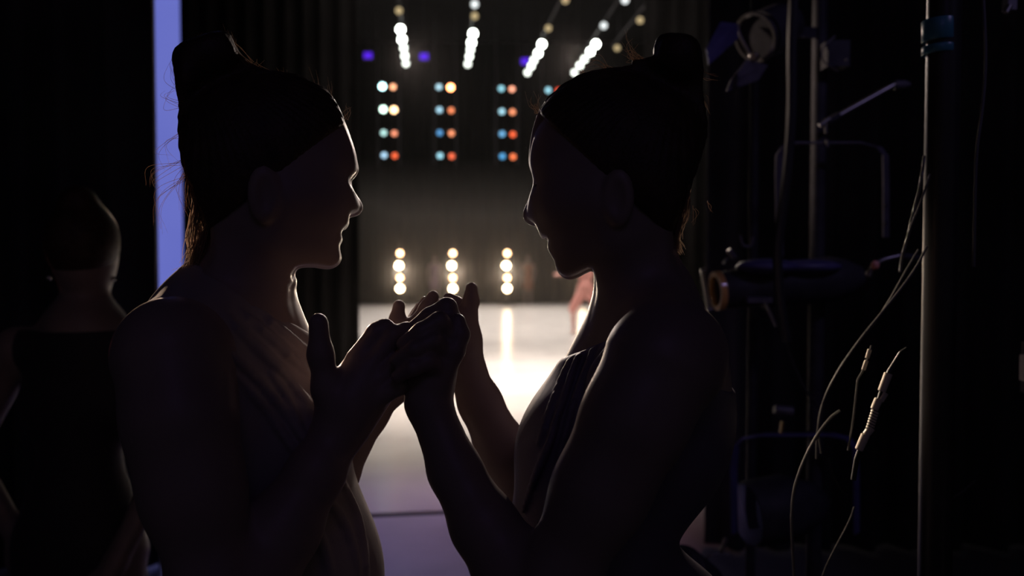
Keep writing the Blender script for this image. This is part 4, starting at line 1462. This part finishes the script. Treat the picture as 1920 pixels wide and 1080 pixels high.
# small lever lamp part with a pink highlight put into the tip colour
lv = empty('lever', G(1655, 500, -0.4))
MB().tube(arc_pts(lambda x, y: at(x, y, 1.7), [(1628, 518), (1638, 500), (1655, 488), (1686, 480)], 6), [0.007] * 4 + [0.006] * 15, 10).build('handle', STEEL, lv, True)
MB().ball(at(1641, 497, 1.69), (0.009, 0.008, 0.010)).build('tip', mat('pink_highlight', (0.8, 0.35, 0.28), 0.3), lv, True)
MB().cyl(at(1686, 480, 1.7), at(1735, 486, 1.75), 0.008, n=10).build('shaft', METAL, lv, True)
tag(lv, 'short curved lever with a painted pink highlight at its tip beside the hanging cables', 'lever')

# lower lamp in a rounded yoke
ll = empty('floodlight', G(1470, 930))
lp = [(1377, 1000), (1376, 930), (1375, 880), (1380, 838), (1398, 820), (1430, 815), (1560, 815), (1590, 822), (1604, 842), (1606, 900), (1606, 1000)]
MB().strap([G(*p) for p in lp], (0.7, 0.7, 0), 0.032, 0.005).build('yoke', BLUEP, ll)
MB().lathe(G(1400, 965), G(1590, 930, .08), [(0, 0.085), (0.02, 0.09), (0.12, 0.09), (0.20, 0.06), (0.24, 0.03)], 32).build('housing', METAL, ll, True)
MB().lathe(G(1396, 965), G(1590, 930, .08), [(0, 0.02), (0.005, 0.082)], 32).build('lens', GLASS, ll, True)
MB().cyl(G(1452, 768), G(1486, 772), 0.013, 0.015, n=16).build('knob', GREYP, ll, True)
MB().cyl(G(1468, 790), G(1464, 815), 0.005, n=10).build('bolt', mat('brass', (0.5, 0.38, 0.2), 0.3, metal=1.0), ll, True)
MB().cyl(G(1362, 1008, -.05), G(1352, 1036, -.05), 0.006, n=10).build('latch', STEEL, ll, True)
MB().tube(arc_pts(lambda x, y: G(x, y, -.05), [(1322, 1054), (1330, 1042), (1346, 1038), (1368, 1040)], 5), 0.0035, 8).build('safety_hook', STEEL, ll, True)
tag(ll, 'black floodlight in a rounded yoke at the bottom, below the large lamp', 'stage lamp')

# dim lamp front at the bottom centre right
dl = empty('fresnel_lamp', at(1262, 1060, 1.9))
a, b = at(1265, 1062, 1.9), at(1340, 1130, 2.1)
MB().lathe(a, b, [(0, 0.05), (0.005, 0.055), (0.03, 0.055), (0.035, 0.065), (0.17, 0.07), (0.2, 0.04)], 32).build('housing', METAL, dl, True)
MB().lathe(a - (b - a).normalized() * 0.003, b, [(0, 0.015), (0.006, 0.047)], 28).build('lens', GREYP, dl, True)
tag(dl, 'dim grey lamp front half hidden at the bottom beside the right dancer', 'stage lamp')


# ------------------------------------------------------------------ cables
def cable(name, pts, Y, r, m, label, kind='cable', n=8):
    P_ = [at(px, py, Y if not hasattr(Y, '__len__') else Y[0] + (Y[1] - Y[0]) * i / (len(pts) - 1)) for i, (px, py) in enumerate(pts)]
    path = [Vector(q) for q in smooth_path(P_, 10)]
    o = MB().tube(path, r, n).build(name, m, None, True)
    tag(o, label, kind)
    return o


cable('cable', [(1842, -40), (1847, 60), (1848, 110), (1846, 160), (1840, 220), (1833, 270), (1829, 340), (1826, 500)], 1.25, 0.0021, GREYR,
      'thin grey cable hanging at upper right, bowed outward')
cable('cable', [(1738, 462), (1718, 500), (1690, 540), (1650, 590), (1610, 640), (1572, 695), (1545, 750), (1533, 810), (1531, 860)], 1.15, 0.0019, GREYR,
      'upper long curving cable sweeping down left from the taped pipe')
cable('cable', [(1722, 468), (1700, 505), (1672, 555), (1640, 605), (1606, 645), (1570, 700), (1543, 755), (1534, 800), (1540, 850)], 1.17, 0.0016, GREYR,
      'thinner cable running close alongside the long curving one')
cable('cable', [(1575, 770), (1556, 785), (1530, 820), (1507, 865), (1490, 915), (1485, 960), (1485, 1000), (1490, 1100)], 1.08, 0.0021, GREYR,
      'lower curving cable bowing left past the floodlight yoke')
cable('cable', [(1602, 950), (1592, 978), (1570, 1020), (1550, 1060), (1535, 1100)], 1.08, 0.0013, GREYR,
      'short thin cable slanting to the bottom edge under the tape')
cable('cable', [(1468, 608), (1480, 660), (1500, 710), (1520, 745), (1545, 775)], 1.9, 0.003, RUBBER,
      'dark cable sagging from the large lamp to the floodlight')
cable('cable', [(1488, -20), (1484, 90), (1484, 200), (1478, 300), (1466, 400), (1458, 470), (1462, 560), (1475, 640)], 1.9, 0.012, RUBBER,
      'thick black cable hanging in front of the large lamp yoke')
cable('cable', [(1555, 860), (1562, 890), (1575, 915), (1590, 930)], 1.3, 0.0014, RUBBER,
      'short dark cable between the lower curving cable and the tape')
cable('cable', [(1725, 935), (1770, 938), (1800, 925), (1830, 900)], 1.4, 0.0018, RUBBER,
      'faint cable looping right from the taped pipe near the bottom')


def rope(name, pts, Y, r, label):
    P_ = [Vector(q) for q in smooth_path([at(px, py, Y) for px, py in pts], 26)]
    o = empty(name, P_[len(P_) // 2])
    for s in (0, 1, 2):
        q = []
        for i, p in enumerate(P_):
            a = i * 1.0 + s * 2 * PI / 3
            q.append(p + Vector((math.cos(a), math.sin(a), 0)) * r)
        MB().tube(q, r * 0.85, 6).build('strand', GREYR, o, True)
    tag(o, label, 'rope')


rope('rope', [(1733, 292), (1728, 330), (1722, 362), (1712, 400), (1703, 440), (1692, 480), (1688, 510)], 1.2, 0.0014,
     'twisted safety rope, left one of two hanging from the taped pipe')
rope('rope', [(1744, 326), (1732, 362), (1720, 395), (1706, 430), (1700, 450)], 1.19, 0.0010, 'finer twisted rope, right one of two hanging from the taped pipe')

# taped cable bundle, brightly lit
tb = empty('taped_cable_bundle', at(1640, 780, 1.0))
ctr = [(1667, 698), (1655, 730), (1650, 745), (1641, 765), (1634, 788), (1624, 815), (1612, 845), (1606, 862)]
P_ = [Vector(q) for q in smooth_path([at(px, py, 1.0) for px, py in ctr], 8)]
MB().tube([at(1700, 655, 1.02), at(1690, 662, 1.01)] + P_ + [at(1600, 900, 1.0)], 0.0032, 10).build('cable', RUBBER, tb, True)
seg = [((1666, 700), (1653, 734), 0.0052), ((1659, 736), (1650, 752), 0.0048), ((1648, 748), (1639, 768), 0.0052), ((1634, 802), (1623, 816), 0.0050),
       ((1623, 815), (1610, 844), 0.0054)]
for k, (p, q, r) in enumerate(seg):
    MB().cyl(at(*p, 1.0), at(*q, 1.0), r, r * 0.92, n=16).build('tape_band', CREAM, tb, True)
for k in range(7):
    t = k / 6
    a_ = at(1641 - 9 * t, 771 + 30 * t, 1.0)
    b_ = at(1639.5 - 9 * t, 774 + 30 * t, 1.0)
    MB().cyl(a_, b_, 0.0050, n=14).build('coil', CREAM, tb, True)
tag(tb, 'slanting cable bundle wrapped in bright cream tape, lower right', 'cable')
sb = empty('thin_taped_cable', at(1622, 680, 1.05))
MB().tube([at(px, py, 1.05) for px, py in ((1634, 648), (1628, 670), (1618, 695), (1608, 712), (1603, 760), (1598, 800), (1590, 845))], 0.0015, 8).build('cable', GREYR, sb, True)
for p, q in (((1631, 655), (1626, 672)), ((1625, 676), (1619, 694))):
    MB().cyl(at(*p, 1.05), at(*q, 1.05), 0.0027, n=12).build('tape_band', CREAM, sb, True)
tag(sb, 'thin cable with narrow bands of tape left of the bright taped bundle', 'cable')

# bracket fragments at the far right edge
br = empty('wall_bracket', at(1905, 20, 1.5))
MB().box(at(1893, -10, 1.5), (0.016, 0.02, 0.06)).build('plate', GREYP, br)
MB().cyl(at(1894, 10, 1.49), at(1886, 24, 1.49), 0.005, n=10).build('tip', STEEL, br, True)
tag(br, 'small metal bracket at the top right corner', 'bracket')
be = empty('rail_end', at(1919, 690, 1.4))
MB().box(at(1923, 690, 1.4), (0.010, 0.02, 0.045)).build('plate', CREAM, be)
MB().box(at(1940, 690, 1.41), (0.03, 0.03, 0.09)).build('block', METAL, be)
tag(be, 'cream edged metal block cut by the right border of the picture', 'bracket')
